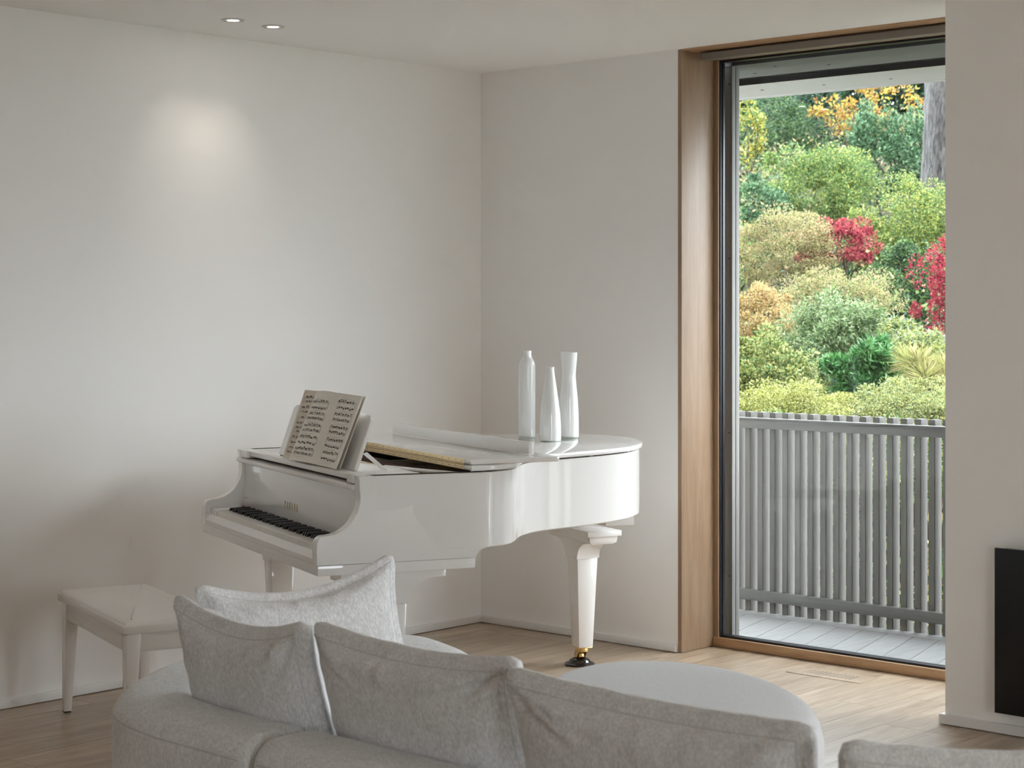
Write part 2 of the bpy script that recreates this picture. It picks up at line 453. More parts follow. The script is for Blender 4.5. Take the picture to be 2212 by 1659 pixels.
# roller shade cassette under the head
sh = tag(empty('roller_shade', (1.345, .085, 2.79)), 'taupe roller shade cassette across the head of the tall window', 'roller shade')
prism('cassette', [(0, 0), (.055, 0), (.055, .037), (.012, .037), (0, .030)], 0, 3.2, 'x', M_shade, sh, .001)
box('end_cap', (-.004, -.001, -.001), (0, .056, .038), M_shade, sh, .001)
tube('hem_bar', [(.01, .062, .012), (3.19, .062, .012)], .009, M_shade, sh, 10)

# ------------------------------------------------------------------ downlights
def downlight(x, y, label):
    e = tag(empty('downlight', (x, y, CEIL)), label, 'ceiling light', 'recessed ceiling downlights')
    n = 40; V = []; F = []
    prof = [(.050, 0.0), (.050, -.003), (.046, -.0045), (.030, -.004), (.0245, -.002), (.0225, .0)]
    lathe_pts = prof
    for r_, z in lathe_pts:
        for i in range(n):
            a = 2 * PI * i / n; V.append((r_ * math.cos(a), r_ * math.sin(a), z))
    for j in range(len(prof) - 1):
        for i in range(n): F.append((j * n + i, j * n + (i + 1) % n, (j + 1) * n + (i + 1) % n, (j + 1) * n + i))
    py_mesh('trim_ring', V, F, M_can, e)
    lathe('lens', [(.0226, -.0022), (.012, -.0042), (.002, -.005)], M_lamp, e, n=24)
    for s in (-1, 1): lathe('trim_screw', [(.003, -.0052), (.003, -.004)], M_dot, e, (s * .036 * .74, s * .036 * .67, 0), 8)
    l = bpy.data.lights.new('downlight_beam', 'SPOT'); l.energy = 1.15; l.color = (1.0, 0.90, 0.78); l.spot_size = math.radians(62); l.spot_blend = 1.0; l.shadow_soft_size = .02
    lo = bpy.data.objects.new('downlight_beam', l); COL.objects.link(lo); lo.parent = e; lo.location = (0, 0, -.02)
    d = Vector((0, y + (0.03 if y > -1.8 else .07), 2.12)) - Vector((x, y, CEIL - .02)); lo.rotation_euler = d.to_track_quat('-Z', 'Y').to_euler()
downlight(0.406, -1.961, 'round recessed ceiling downlight, the left one of the lit pair')
downlight(0.397, -1.732, 'round recessed ceiling downlight, the right one of the lit pair')

# ------------------------------------------------------------------ floor register
rg = tag(empty('floor_register', (1.93, -.03, 0)), 'flush oak floor vent with narrow slots before the window sill', 'floor vent')
box('vent_slot_shade', (.04, .012, .0002), (.30, .104, .0018), M_dot, rg)  # flat dark sheet stands in for the shade down the slots
box('frame_bar', (-.02, -.02, .0003), (.36, .018, .002), M_floor, rg); box('frame_bar', (-.02, .098, .0003), (.36, .135, .002), M_floor, rg)
box('frame_bar', (-.02, .018, .0003), (.042, .098, .002), M_floor, rg); box('frame_bar', (.298, .018, .0003), (.36, .098, .002), M_floor, rg)
for i in range(13):
    x = .042 + i * .0197 + .0045
    box('slat', (x, .018, .0006), (x + .0152, .098, .002), M_floor, rg)

# ------------------------------------------------------------------ black wall panel
bp = tag(empty('wall_panel', (3.186, -.49, .089)), 'flat black rectangular panel mounted low on the white pier', 'wall panel')
box('panel_body', (.012, -.052, .006), (1.18, 0.0, .616), M_black, bp, .002)
box('panel_face', (0, -.064, 0), (1.20, -.052, .622), M_panel, bp, .0015)

# ------------------------------------------------------------------ grand piano
TH = math.radians(22.2)
piano = tag(empty('grand_piano', (1.624, -2.568, 0), -TH), 'glossy white grand piano with folded front lid and open music desk in the corner', 'piano')
ZK, ZS, ZR, ZT = .665, .703, .738, 1.014     # keybed bottom, side panel bottom, rim bottom, rim top
XB = -1.47                                   # bass side
side_pts = [(0, .145), (.008, .25), (.02, .38), (.031, .50), (.036, .60), (.031, .664), (.019, .70), (.003, .737), (-.026, .775), (-.078, .815), (-.136, .852),
            (-.207, .904), (-.266, .964), (-.32, 1.042), (-.352, 1.12), (-.379, 1.2), (-.41, 1.283), (-.444, 1.367), (-.487, 1.457), (-.55, 1.555), (-.633, 1.643),
            (-.74, 1.723), (-.87, 1.785), (-1.01, 1.818), (-1.16, 1.812), (-1.29, 1.76), (-1.39, 1.665), (-1.445, 1.54), (-1.468, 1.40), (XB, 1.25)]
curve = catmull(side_pts, 5)
outline = np.vstack([curve, [[XB, .9], [XB, .5], [XB, .21]]])
# rim: a hollow band open at the front
def open_band(name, path, prof, mat, parent, smooth=40):
    P = np.array(path, float)
    a = np.gradient(P, axis=0); nrm = np.stack([a[:, 1], -a[:, 0]], 1); nrm /= np.linalg.norm(nrm, axis=1)[:, None]
    V = []; F = []; n = len(P); k = len(prof)
    for d, z in prof: V += [(p[0], p[1], z) for p in P + nrm * d]
    for j in range(k):
        b = (j + 1) % k
        for i in range(n - 1): F.append((j * n + i, j * n + i + 1, b * n + i + 1, b * n + i))
    F.append(tuple(j * n for j in range(k))); F.append(tuple(j * n + n - 1 for j in range(k))[::-1])
    return py_mesh(name, V, F, mat, parent, smooth=smooth)
# arms and side panel share the lacquer and the long side; the rim runs round the tail
rimprof = [(-.004, ZR), (0, ZR + .004), (0, ZT - .003), (-.003, ZT), (-.052, ZT), (-.055, ZT - .004), (-.055, ZR)]
open_band('rim', outline[3:], rimprof, M_lac, piano)
open_band('inner_rim', np.vstack([curve[14:], [[XB, .9], [XB, .5], [XB, .26]]]), [(-.056, .80), (-.056, .985), (-.062, .985), (-.062, .80)], M_dark, piano)
# cheeks with the swan-neck front profile, and the side panel that steps up to the rim
armp = catmull([(.157, ZT), (.160, .97), (.162, .93), (.157, .902), (.147, .878), (.121, .841), (.086, .818), (.052, .808), (.024, .8055), (.008, .7985), (0, .782), (-.002, .755)], 5).tolist()
front_edge = [tuple(p) for p in armp] + [(-.002, ZS)]
tail_step = [(.598, ZS), (.601, .716), (.612, .729), (.628, .736), (.645, ZR)]
def cheek(name, x0, x1):
    poly = front_edge + tail_step + [(.66, ZR), (.66, ZT)]
    # flare follows the rim line so the panel stays flush with it
    o = prism(name, poly, x0, x1, 'x', M_lac, piano, .0025, 2)
    return o
ck = cheek('arm', -.048, .0)
for v in ck.data.vertices:
    y = v.co.y
    fl = np.interp(y, [0, .145, .25, .38, .5, .6, .664], [0, 0, .008, .02, .031, .036, .031])
    v.co.x += fl + .0008
box_poly = front_edge + [(.66, ZS), (.66, ZT)]
prism('arm', box_poly, XB - .0008, XB + .048, 'x', M_lac, piano, .0025, 2)
# keybed (lower band)
hexa('keybed', [(XB + .003, .003, ZK), (-.003, .003, ZK), (.029, .60, ZK), (XB + .003, .60, ZK)], [(XB + .003, .003, ZS - .0015), (-.003, .003, ZS - .0015), (.029, .60, ZS - .0015), (XB + .003, .60, ZS - .0015)], M_lac, piano, .0015)
# key slip: front board with sloped cove
prism('key_slip', [(.001, ZS), (.001, .722), (.004, .726), (.017, .739), (.022, .745), (.034, .745), (.034, ZS)], XB + .048, -.048, 'x', M_lac2, piano)
# key blocks
KX0 = -.735 - .611; KX1 = -.735 + .611
for x0, x1 in ((XB + .049, KX0 - .002), (KX1 + .002, -.049)):
    kb = box('key_block', (x0, .022, ZS), (x1, .158, .772), M_lac2, piano, .004)
    lathe('block_screw', [(.006, 0), (.006, .0015), (.004, .002)], M_rubber, kb, ((x0 + x1) / 2, .045, .772), 16)
# keyboard
kbd = box('keyboard', (KX0, .045, ZS), (KX1, .20, .742), M_dark, piano)
KW = 1.222 / 52
wk_me = None; bk_me = None
bm = bmesh.new(); add_box(bm, (.0005, .026, .744), (KW - .0005, .17, .7655)); bmesh.ops.bevel(bm, geom=[e for e in bm.edges if all(v.co.z > .76 for v in e.verts)], offset=.0012, segments=1, affect='EDGES')
wk_me = bpy.data.meshes.new('white_key'); bmesh.ops.recalc_face_normals(bm, faces=bm.faces); bm.to_mesh(bm and wk_me); bm.free(); wk_me.materials.append(M_key)
bm = bmesh.new()
b = [bm.verts.new(p) for p in ((-.0055, .074, .764), (.0055, .074, .764), (.0055, .168, .764), (-.0055, .168, .764))]
t_ = [bm.verts.new(p) for p in ((-.0044, .080, .7775), (.0044, .080, .7775), (.0044, .168, .7785), (-.0044, .168, .7785))]
bm.faces.new(b[::-1]); bm.faces.new(t_)
for i in range(4): bm.faces.new((b[i], b[(i + 1) % 4], t_[(i + 1) % 4], t_[i]))
bmesh.ops.bevel(bm, geom=bm.edges[:], offset=.001, segments=1, affect='EDGES')
bk_me = bpy.data.meshes.new('black_key'); bmesh.ops.recalc_face_normals(bm, faces=bm.faces); bm.to_mesh(bk_me); bm.free(); bk_me.materials.append(M_bkey)
for i in range(52):
    o = bpy.data.objects.new('white_key', wk_me); COL.objects.link(o); o.parent = kbd; o.location = (KX0 + i * KW, 0, 0)
    if i < 51 and (i % 7) in (0, 2, 3, 5, 6):      # A B C D E F G from the bass end
        o = bpy.data.objects.new('black_key', bk_me); COL.objects.link(o); o.parent = kbd; o.location = (KX0 + (i + 1) * KW, 0, 0)
# fallboard with rolled lip and lettering
fb = hexa('fallboard', [(XB + .049, .166, .772), (-.049, .166, .772), (-.049, .186, .772), (XB + .049, .186, .772)], [(XB + .049, .176, .962), (-.049, .176, .962), (-.049, .196, .962), (XB + .049, .196, .962)], M_lac, piano, .0015)
prism('fallboard_lip', [(.150, .962), (.147, .970), (.149, .977), (.156, .981), (.200, .981), (.200, .958), (.158, .958)], XB + .01, -.049, 'x', M_lac2, fb, .001)
box('lip_stop', (-.092, .144, .966), (-.066, .152, .980), M_lac2, fb, .002)
box('lip_felt', (XB + .05, .152, .768), (-.05, .166, .772), M_felt, fb)

def stroke_letters(name, text, x, y, z, h, mat, parent, tilt):
    """condensed capitals from straight strokes, in the fallboard plane"""
    G = {'Y': [((0, 1), (.5, .5)), ((1, 1), (.5, .5)), ((.5, .5), (.5, 0))], 'A': [((0, 0), (.5, 1)), ((1, 0), (.5, 1)), ((.2, .32), (.8, .32))],
         'M': [((0, 0), (0, 1)), ((0, 1), (.5, .25)), ((.5, .25), (1, 1)), ((1, 1), (1, 0))], 'H': [((0, 0), (0, 1)), ((1, 0), (1, 1)), ((0, .5), (1, .5))]}
    V = []; F = []; w = h * .44; adv = h * .98; th = h * .105
    for i, ch in enumerate(text):
        for (a, b_) in G[ch]:
            ax, az, bx, bz = a[0] * w, a[1] * h, b_[0] * w, b_[1] * h
            dx, dz = bx - ax, bz - az; L = math.hypot(dx, dz); px_, pz_ = -dz / L * th / 2, dx / L * th / 2
            k = len(V)
            for (qx, qz) in ((ax + px_, az + pz_), (bx + px_, bz + pz_), (bx - px_, bz - pz_), (ax - px_, az - pz_)):
                for dep in (0, -.0012):
                    V.append((x + i * adv + qx, y + (z + qz - .772) * tilt + dep, z + qz))
            F += [(k + 1, k + 3, k + 5, k + 7), (k, k + 2, k + 3, k + 1), (k + 2, k + 4, k + 5, k + 3), (k + 4, k + 6, k + 7, k + 5), (k + 6, k, k + 1, k + 7)]
    return py_mesh(name, V, F, mat, parent, smooth=None)
stroke_letters('lettering', 'YAMAHA', -.872, .1662, .815, .030, M_gilt, fb, .0526)
stroke_letters('maker_mark', 'HH', -1.40, .1662, .806, .006, M_gilt, fb, .0526)

# inside: iron plate, felt, tuning pin block, prop stick
loft('iron_plate', np.vstack([curve[18:], [[XB, .9], [XB, .42], [-.02, .42]]]), [(-.075, .93), (-.075, .945)], M_gold, piano)
box('pin_block', (XB + .06, .34, .93), (-.03, .56, .962), M_gold, piano, .003)
box('red_felt_rail', (XB + .06, .25, .92), (-.05, .30, .985), M_felt, piano, .002)
box('felt_strip', (XB + .06, .60, .945), (-.10, .66, .985), M_soundb, piano, .002)
box('action_cover', (XB + .05, .198, .90), (-.05, .25, .955), M_soundb, piano)
for k in range(3): box('plate_rib', (-.48 - .33 * k, .66, .945), (-.45 - .33 * k, 1.15, .97), M_gold, piano, .003)
tube('prop_stick', [(-.50, .455, .998), (-.24, .54, .998), (-.10, .60, .998)], .0085, M_lac2, piano, 12)

# music desk: tray, end blocks, sloping panel, prop strut
box('desk_tray', (XB + .052, .160, .994), (-.05, .205, 1.013), M_lac2, piano, .002)
box('desk_tray_end', (XB + .052, .150, .985), (XB + .16, .205, 1.0145), M_lac2, piano, .003)
box('desk_tray_end', (-.11, .150, .985), (-.05, .205, 1.0145), M_lac2, piano, .003)
box('desk_slide', (XB + .0545, .205, .996), (-.055, .42, 1.0115), M_lac, piano, .0015)
box('desk_rail', (XB + .052, .42, .985), (-.052, .44, 1.006), M_lac2, piano, .0015)
DX0, DX1 = -1.115, -.229
def desk_pt(x, s, t): return (x, .224 + s * .071 + t * .93, 1.0135 + s * .207 - t * .30)
def desk_panel():
    poly = []
    W_, Hh, rr = DX1 - DX0, 1.0, .09
    base = [(DX0, 0), (DX1 - .006, 0), (DX1, .03)]
    for k in range(7):
        a = k / 6 * PI / 2; base.append((DX1 - .03 + .03 * math.cos(a), .88 + .10 * math.sin(a)))
    base += [(DX1 - .16, 1.03), (DX0 + .16, 1.03)]
    for k in range(7):
        a = PI / 2 + k / 6 * PI / 2; base.append((DX0 + .03 + .03 * math.cos(a), .88 + .10 * math.sin(a)))
    base += [(DX0, .03)]
    bm = bmesh.new()
    A = [bm.verts.new(desk_pt(x, s, 0)) for x, s in base]; B = [bm.verts.new(desk_pt(x, s, .016)) for x, s in base]; n = len(base)
    fa = bm.faces.new(A); fb_ = bm.faces.new(B[::-1])
    for i in range(n): bm.faces.new((A[i], B[i], B[(i + 1) % n], A[(i + 1) % n]))
    bmesh.ops.bevel(bm, geom=list(set(fa.edges[:] + fb_.edges[:])), offset=.0025, segments=2, affect='EDGES')
    return from_bm('desk_panel', bm, M_lac, piano)
dp = desk_panel()
hexa('desk_strut', [(DX1 - .012, .345, 1.006), (DX1 - .002, .345, 1.006), (DX1 - .002, .365, 1.006), (DX1 - .012, .365, 1.006)], [(DX1 - .012, .262, 1.075), (DX1 - .002, .262, 1.075), (DX1 - .002, .278, 1.080), (DX1 - .012, .278, 1.080)], M_lac, piano, .001)
box('desk_strut_shoe', (DX1 - .02, .335, 1.004), (DX1 + .006, .40, 1.010), M_lac, piano, .001)

# lid: main panel over the tail, front flap folded back on top of it
YH = .575
i0 = int(np.argmax(curve[:, 1] > YH))
lidout = np.vstack([[[.037, YH]], curve[i0:], [[XB, .9], [XB, YH]]])
lidpoly = offset(ccw(lidout), .014); lidpoly[lidpoly[:, 1] < YH + .03, 1] = YH
LB, LT = 1.0205, 1.0415
lid = loft('main_lid', lidpoly, [(-.006, LB), (-.001, LB + .003), (0, LB + .008), (0, LT - .006), (-.002, LT - .002), (-.007, LT)], M_lac, piano)
for (x, y) in ((.005, .64), (-.60, 1.585), (-1.43, 1.2), (-.46, 1.34)): lathe('lid_buffer', [(.008, ZT), (.008, LB + .001)], M_rubber, piano, (x, y, 0), 14)
FB_, FT_ = 1.0435, 1.0630
YE = .945
flap = []
flap += [(XB - .014, YH), (.047, YH)]
for k in range(9):
    a = -PI / 2 + PI / 2 + k / 8 * PI / 2
    flap.append((.047 - .02 + .02 * math.cos(a), YE - .03 + .03 * math.sin(a)))
flap += [(XB + .0, YE), (XB - .014, YE - .02)]
fl = loft('lid_flap', flap, [(-.005, FB_), (-.001, FB_ + .003), (0, FB_ + .008), (0, FT_ - .006), (-.002, FT_ - .002), (-.006, FT_)], M_lac, piano)
# upright lip along the far edge of the folded flap
lip = box('lid_lip', (XB + .01, .868, FT_ + .0008), (-.075, .891, FT_ + .0455), M_lac, fl, .0015)
for x in (-1.2, -.9, -.6, -.42, -.2): lathe('lip_screw', [(.005, 0), (.005, .0008)], M_lac2, lip, (x, .8795, FT_ + .0455), 12)
# brass piano hinge: two leaves on the front edges, knuckle between
h1 = box('hinge_leaf', (XB, YH - .0012, FB_ + .003), (-.012, YH + .002, FT_ - .003), M_brass2, fl)
h2 = box('hinge_leaf', (XB, YH - .0012, LB + .003), (-.012, YH + .002, LT - .003), M_brass2, lid)
tube('hinge_pin', [(XB, YH - .002, (LT + FB_) / 2), (-.012, YH - .002, (LT + FB_) / 2)], .0022, M_brass, lid, 8)
sc_me = None
for k in range(24):
    for par, z in ((h1, (FB_ + FT_) / 2), (h2, (LB + LT) / 2)):
        if sc_me is None:
            q = lathe('hinge_screw', [(.0022, 0), (.0022, .0012)], M_dot, par, n=8); sc_me = q.data
        else:
            q = bpy.data.objects.new('hinge_screw', sc_me); COL.objects.link(q); q.parent = par
        q.location = (-.03 - k * .061, YH - .0006, z); q.rotation_euler = (PI / 2, 0, 0)
lathe('flap_buffer', [(.006, LT), (.006, LT + .006), (.004, LT + .008)], M_rubber, lid, (-.155, 1.0, 0), 12)

# legs
def leg(cx, cy, ztop, zbot, br_axis, br_len, br_z, rot=0.0, caster=True, name='leg', lipf=.28):
    L = empty(name, (cx, cy, 0), rot, piano)
    w0, w1 = .035, .051
    zt = ztop - br_z
    hexa('post', [(-w0, -w0, zbot), (w0, -w0, zbot), (w0, w0, zbot), (-w0, w0, zbot)], [(-w1, -w1, zt), (w1, -w1, zt), (w1, w1, zt), (-w1, w1, zt)], M_lac, L, .0015)
    poly = [(-br_len, ztop), (-br_len, ztop - br_z * lipf)]
    for k in range(9):
        a = k / 8 * PI / 2; poly.append((-br_len + .04 + (br_len - .04 - w1 - .004) * math.sin(a), ztop - br_z * lipf - br_z * (1 - lipf) * (1 - math.cos(a))))
    poly += [(-x, z) for x, z in poly[::-1]]
    prism('bracket', poly, -w1 - .006, w1 + .006, br_axis, M_lac, L, .0015, smooth=30)
    if caster:
        box('caster_plate', (-w0 + .001, -w0 + .001, zbot - .005), (w0 - .001, w0 - .001, zbot), M_brass, L, .001)
        prism('caster_yoke', [(-.020, zbot - .005), (.020, zbot - .005), (.014, zbot - .022), (-.004, zbot - .034), (-.016, zbot - .056), (-.030, zbot - .060), (-.040, zbot - .050), (-.037, zbot - .034), (-.026, zbot - .016)], -.022, -.016, 'y', M_brass, L, .001)
        prism('caster_yoke', [(-.020, zbot - .005), (.020, zbot - .005), (.014, zbot - .022), (-.004, zbot - .034), (-.016, zbot - .056), (-.030, zbot - .060), (-.040, zbot - .050), (-.037, zbot - .034), (-.026, zbot - .016)], .016, .022, 'y', M_brass, L, .001)
        box('caster_housing', (-.018, -.017, zbot - .024), (.020, .017, zbot - .005), M_brass, L, .003)
        wh = lathe('caster_wheel', [(.006, -.014), (.020, -.013), (.022, -.009), (.022, .009), (.020, .013), (.006, .014)], M_brass, L, (-.026, 0, zbot - .045), 24); wh.rotation_euler = (PI / 2, 0, 0)
    return L
leg(-.100, .310, ZK, .07, 'x', .205, .125)
leg(-1.335, .300, ZK, .07, 'x', .17, .125)
lt = leg(-1.205, 1.690, .577, .088, 'y', .195, .085, lipf=.05)
hexa('cap_block', [(-.200, -.066, .577), (.200, -.066, .577), (.200, .066, .577), (-.200, .066, .577)], [(-.205, -.072, .608), (.205, -.072, .608), (.205, .072, .608), (-.205, .072, .608)], M_lac, lt, .002)
box('cap_plate', (-.21, -.085, .608), (.215, .085, .632), M_lac, lt, .002)
# curved block under the tail that carries the leg
tb = [tuple(p) for p in offset(ccw(lidout), -.022) if p[0] < -.72 and p[1] > 1.3]
loft('tail_block', tb + [(-1.42, 1.50), (-.74, 1.56)], [(-.002, .688), (0, .691), (0, ZR - .001)], M_lac, piano)
loft('bottom_beams', offset(ccw(np.vstack([curve[30:], [[XB, .9], [XB, .62], [-.04, .62]]])), -.06), [(0, .735), (0, .75)], M_lac2, piano)

# caster cup under the tail leg
ca, sa = math.cos(-TH), math.sin(-TH)
def pw(x, y, z=0): return (1.624 + x * ca - y * sa, -2.568 + x * sa + y * ca, z)
cx_, cy_, _ = pw(-1.231, 1.690)
cup = tag(empty('caster_cup', (cx_, cy_, 0)), 'glossy black caster cup on the floor under the brass wheel of the piano leg', 'caster cup')
lathe('cup_body', [(.062, 0), (.068, .003), (.069, .007), (.062, .012), (.050, .016), (.044, .026), (.038, .029), (.032, .028), (.028, .012), (.001, .011)], M_cup, cup, n=48)
lathe('cup_pad', [(.060, .0002), (.060, .0008)], M_dot, cup, n=32)

# ------------------------------------------------------------------ sheet music on the desk
book = tag(empty('sheet_music', pw(-.60, .18, 1.0145), -TH), 'open sheet music book with printed staves leaning on the piano music desk', 'music book')
class Leaf:
    """a sheet between spine and outer edge, corners in piano coordinates, bowed forward by curl"""
    def __init__(s_, bs, bo, ts, to, curl): s_.c = [np.array(q) for q in (bs, bo, ts, to)]; s_.curl = curl
    def pt(s_, f, h, lift=0.0):
        bs, bo, ts, to = s_.c
        p = (bs * (1 - f) + bo * f) * (1 - h) + (ts * (1 - f) + to * f) * h
        p = p + np.array([0, -.95, .3]) * (s_.curl * math.sin(PI * min(1, f ** .7)) + lift)
        return (p[0] + .60, p[1] - .18, p[2] - 1.0145)
def page(name, lf, thick, parent, n=14, mat=None):
    V = []; F = []
    for j in range(2):
        for i in range(n + 1):
            for h in (0.0, 1.0): V.append(lf.pt(i / n, h, -j * thick))
    m = 2 * (n + 1)
    for i in range(n):
        a = 2 * i; F.append((a, a + 1, a + 3, a + 2)); F.append((m + a, m + a + 2, m + a + 3, m + a + 1))
        F.append((a, a + 2, m + a + 2, m + a)); F.append((a + 1, m + a + 1, m + a + 3, a + 3))
    F.append((0, m, m + 1, 1)); F.append((2 * n, 2 * n + 1, m + 2 * n + 1, m + 2 * n))
    return py_mesh(name, V, F, mat or M_paper, parent, smooth=50)
def print_page(parent, lf, lo, hi, systems, seed, top=.93, bottom=.05):
    rr = random.Random(seed); Vg = []; Fg = []; Vk = []; Fk = []
    def quad(V, F, f0, f1, s0, s1, ds=0.0):
        k = len(V); V += [lf.pt(f0, s0, .0005), lf.pt(f1, s0 + ds, .0005), lf.pt(f1, s1 + ds, .0005), lf.pt(f0, s1, .0005)]; F.append((k, k + 1, k + 2, k + 3))
    step = (top - bottom) / systems; gap = .0062; lw = .0011
    for q in range(systems):
        mids = (top - step * (q + .27), top - step * (q + .69))
        for half, s_mid in enumerate(mids):
            for ln in range(5):
                s = s_mid + (ln - 2) * gap
                for a in range(8): quad(Vg, Fg, lo + (hi - lo) * a / 8, lo + (hi - lo) * (a + 1) / 8, s, s + lw)
            for bx in (0, .33, .66, 1.0): quad(Vg, Fg, lo + (hi - lo) * bx - .002, lo + (hi - lo) * bx + .003, s_mid - 2 * gap, s_mid + 2 * gap)
            g = lo + .03; up = rr.choice((1, -1)) if half else 1
            while g < hi - .06:
                wd = rr.uniform(.05, .085); base = s_mid + rr.uniform(-1.5, 1.5) * gap; sl = rr.uniform(-.005, .005); be = base + up * .017
                quad(Vk, Fk, g, g + wd, be, be + .0075, sl)
                if rr.random() < .7: quad(Vk, Fk, g, g + wd, be - up * .011, be - up * .011 + .006, sl)
                for a in range(4):
                    f = g + wd * a / 3.0; quad(Vg, Fg, f - .002, f + .002, min(base, be), max(base, be))
                    hh = base + rr.uniform(-1, 1) * gap; quad(Vk, Fk, f - .007, f + .005, hh - .003, hh + .003)
                g += wd + rr.uniform(.02, .04)
        for sg, s_mid in ((1, mids[0]), (-1, mids[1])):
            if rr.random() < .75:
                f0, f1 = lo + rr.uniform(.02, .2), hi - rr.uniform(.02, .15); m = 12
                for a in range(m):
                    u0, u1 = a / m, (a + 1) / m; h0 = s_mid + sg * (.034 + .012 * math.sin(PI * u0)); h1_ = s_mid + sg * (.034 + .012 * math.sin(PI * u1)); k = len(Vg); fa, fb2 = f0 + (f1 - f0) * u0, f0 + (f1 - f0) * u1
                    Vg += [lf.pt(fa, h0, .0005), lf.pt(fb2, h1_, .0005), lf.pt(fb2, h1_ + .0016, .0005), lf.pt(fa, h0 + .0016, .0005)]; Fg.append((k, k + 1, k + 2, k + 3))
        for fl_ in (lo, hi): quad(Vg, Fg, fl_ - .003, fl_ + .004, mids[1] - 2 * gap, mids[0] + 2 * gap)
    tag(py_mesh('stave_print', Vg, Fg, M_inkg, parent, smooth=None, fix=False), kind='stuff')
    tag(py_mesh('note_print', Vk, Fk, M_ink, parent, smooth=None, fix=False), kind='stuff')
zb = 1.0165
LFc = Leaf((-.50, .195, zb), (-.302, .195, zb), (-.50, .278, 1.2885), (-.296, .296, 1.284), .0)
LFr = Leaf((-.50, .178, zb), (-.305, .176, zb), (-.50, .266, 1.2895), (-.302, .283, 1.2855), .006)
LFl = Leaf((-.50, .178, zb), (-.775, .152, zb), (-.50, .266, 1.2895), (-.735, .256, 1.2885), .022)
LFu = Leaf((-.50, .188, zb), (-.925, .178, zb), (-.50, .274, 1.2895), (-.850, .247, 1.2895), .002)
page('back_cover', LFc, .0025, book)
pr = page('right_page', LFr, .007, book); print_page(pr, LFr, .10, .90, 5, 3)
pL = page('left_page', LFl, .0008, book); print_page(pL, LFl, .14, .90, 5, 5, .88)
pLL = page('under_page', LFu, .006, book, mat=M_paper_shaded); print_page(pLL, LFu, .52, .93, 6, 8, .93)

# ------------------------------------------------------------------ vases on the lid
def vase(name, lx, ly, prof, label):
    e = tag(empty(name, pw(lx, ly, LT + .0005)), label, 'vase', 'white glass vases on the piano lid')
    # clear thick foot, then the white body with its open mouth
    r0 = prof[0][0]
    lathe('glass_foot', [(r0 * .93, 0), (r0, .002), (r0, .006)], M_clear, e, n=40)
    pr_ = catmull(prof, 5).tolist()
    rt, zt = pr_[-1]
    inner = [(rt - .0012, zt + .0008), (rt - .0028, zt), (rt - .003, zt - .03)]
    pr_ = [(.004, .0062)] + [(r0 - .002, .0062)] + pr_ + inner
    lathe('body', pr_, M_vase, e, n=48, smooth=60)
    return e
ppm = 3949 / 8.05
def vp(rows, base): return [(w / 2 / ppm, (base - y) / ppm + .0065) for w, y in rows]
vase('bottle_vase', -1.235, 1.425, vp([(37, 945), (37.5, 935), (37.5, 900), (37.5, 850), (37.5, 800), (37.2, 790), (35, 784), (29, 778.5), (22.5, 773.5), (20.2, 769), (20, 764), (20, 759)], 945), 'tall white glass bottle vase with straight body and short narrow neck')
vase('cone_vase', -.962, 1.405, vp([(46, 953), (47, 940), (45.5, 918), (42.5, 897), (37, 874), (30, 850), (23, 827), (19.5, 815), (17.7, 806), (17.3, 799)], 953), 'shorter white glass vase tapering up to a slim neck, front one of three')
vase('hourglass_vase', -1.145, 1.59, vp([(44, 946), (44.5, 930), (43.5, 900), (41, 873), (37, 850), (32.5, 828), (31, 815), (32, 803), (35, 785), (38.5, 763)], 946), 'tall white glass vase with pinched waist and flared mouth')

# ------------------------------------------------------------------ piano bench
bz = .482
P0 = Vector((.205, -2.692, 0)); bdir = math.radians(-19.0)
bench = tag(empty('piano_bench', P0, bdir), 'white padded piano bench with tapered legs beside the left wall', 'bench')
BL, BD = .90, .375
box('top_frame', (0, 0, bz - .036), (BL, BD, bz - .008), M_lac2, bench, .0025)
# padded seat with pulled-in corners
def pad():
    out = []
    for i in range(24):
        u = i / 24; out.append((.012 + (BL - .024) * u, .010))
    for i in range(12): out.append((BL - .012, .010 + (BD - .020) * i / 12))
    for i in range(24): out.append((BL - .012 - (BL - .024) * i / 24, BD - .010))
    for i in range(12): out.append((.012, BD - .010 - (BD - .020) * i / 12))
    return loft('seat_pad', out, [(0, bz - .009), (0, bz - .002), (-.002, bz + .002), (-.007, bz + .0055), (-.016, bz + .0085), (-.035, bz + .0115)], M_leather, bench, shrink=[(.75, bz + .015), (.4, bz + .0165)])
pad()
for a, b in (((.03, .018, bz - .105), (BL - .03, .038, bz - .036)), ((.03, BD - .038, bz - .105), (BL - .03, BD - .018, bz - .036)), ((.018, .03, bz - .105), (.038, BD - .03, bz - .036)), ((BL - .038, .03, bz - .105), (BL - .018, BD - .03, bz - .036))):
    box('apron', a, b, M_lac2, bench, .0015)
for x, sx in ((.014, 1), (BL - .014, -1)):
    for y, sy in ((.014, 1), (BD - .014, -1)):
        w1, w0 = .055, .030
        lg = hexa('leg', [(x, y, .006), (x + sx * w0, y, .006), (x + sx * w0, y + sy * w0, .006), (x, y + sy * w0, .006)][::sx * sy], [(x, y, bz - .036), (x + sx * w1, y, bz - .036), (x + sx * w1, y + sy * w1, bz - .036), (x, y + sy * w1, bz - .036)][::sx * sy], M_lac2, bench, .0015)
        box('foot_pad', (min(x + sx * .002, x + sx * .028), min(y + sy * .002, y + sy * .028), 0), (max(x + sx * .002, x + sx * .028), max(y + sy * .002, y + sy * .028), .006), M_dot, lg)
box('maker_plate', (BL - .075, .0165, bz - .088), (BL - .055, .018, bz - .082), M_dot, bench)

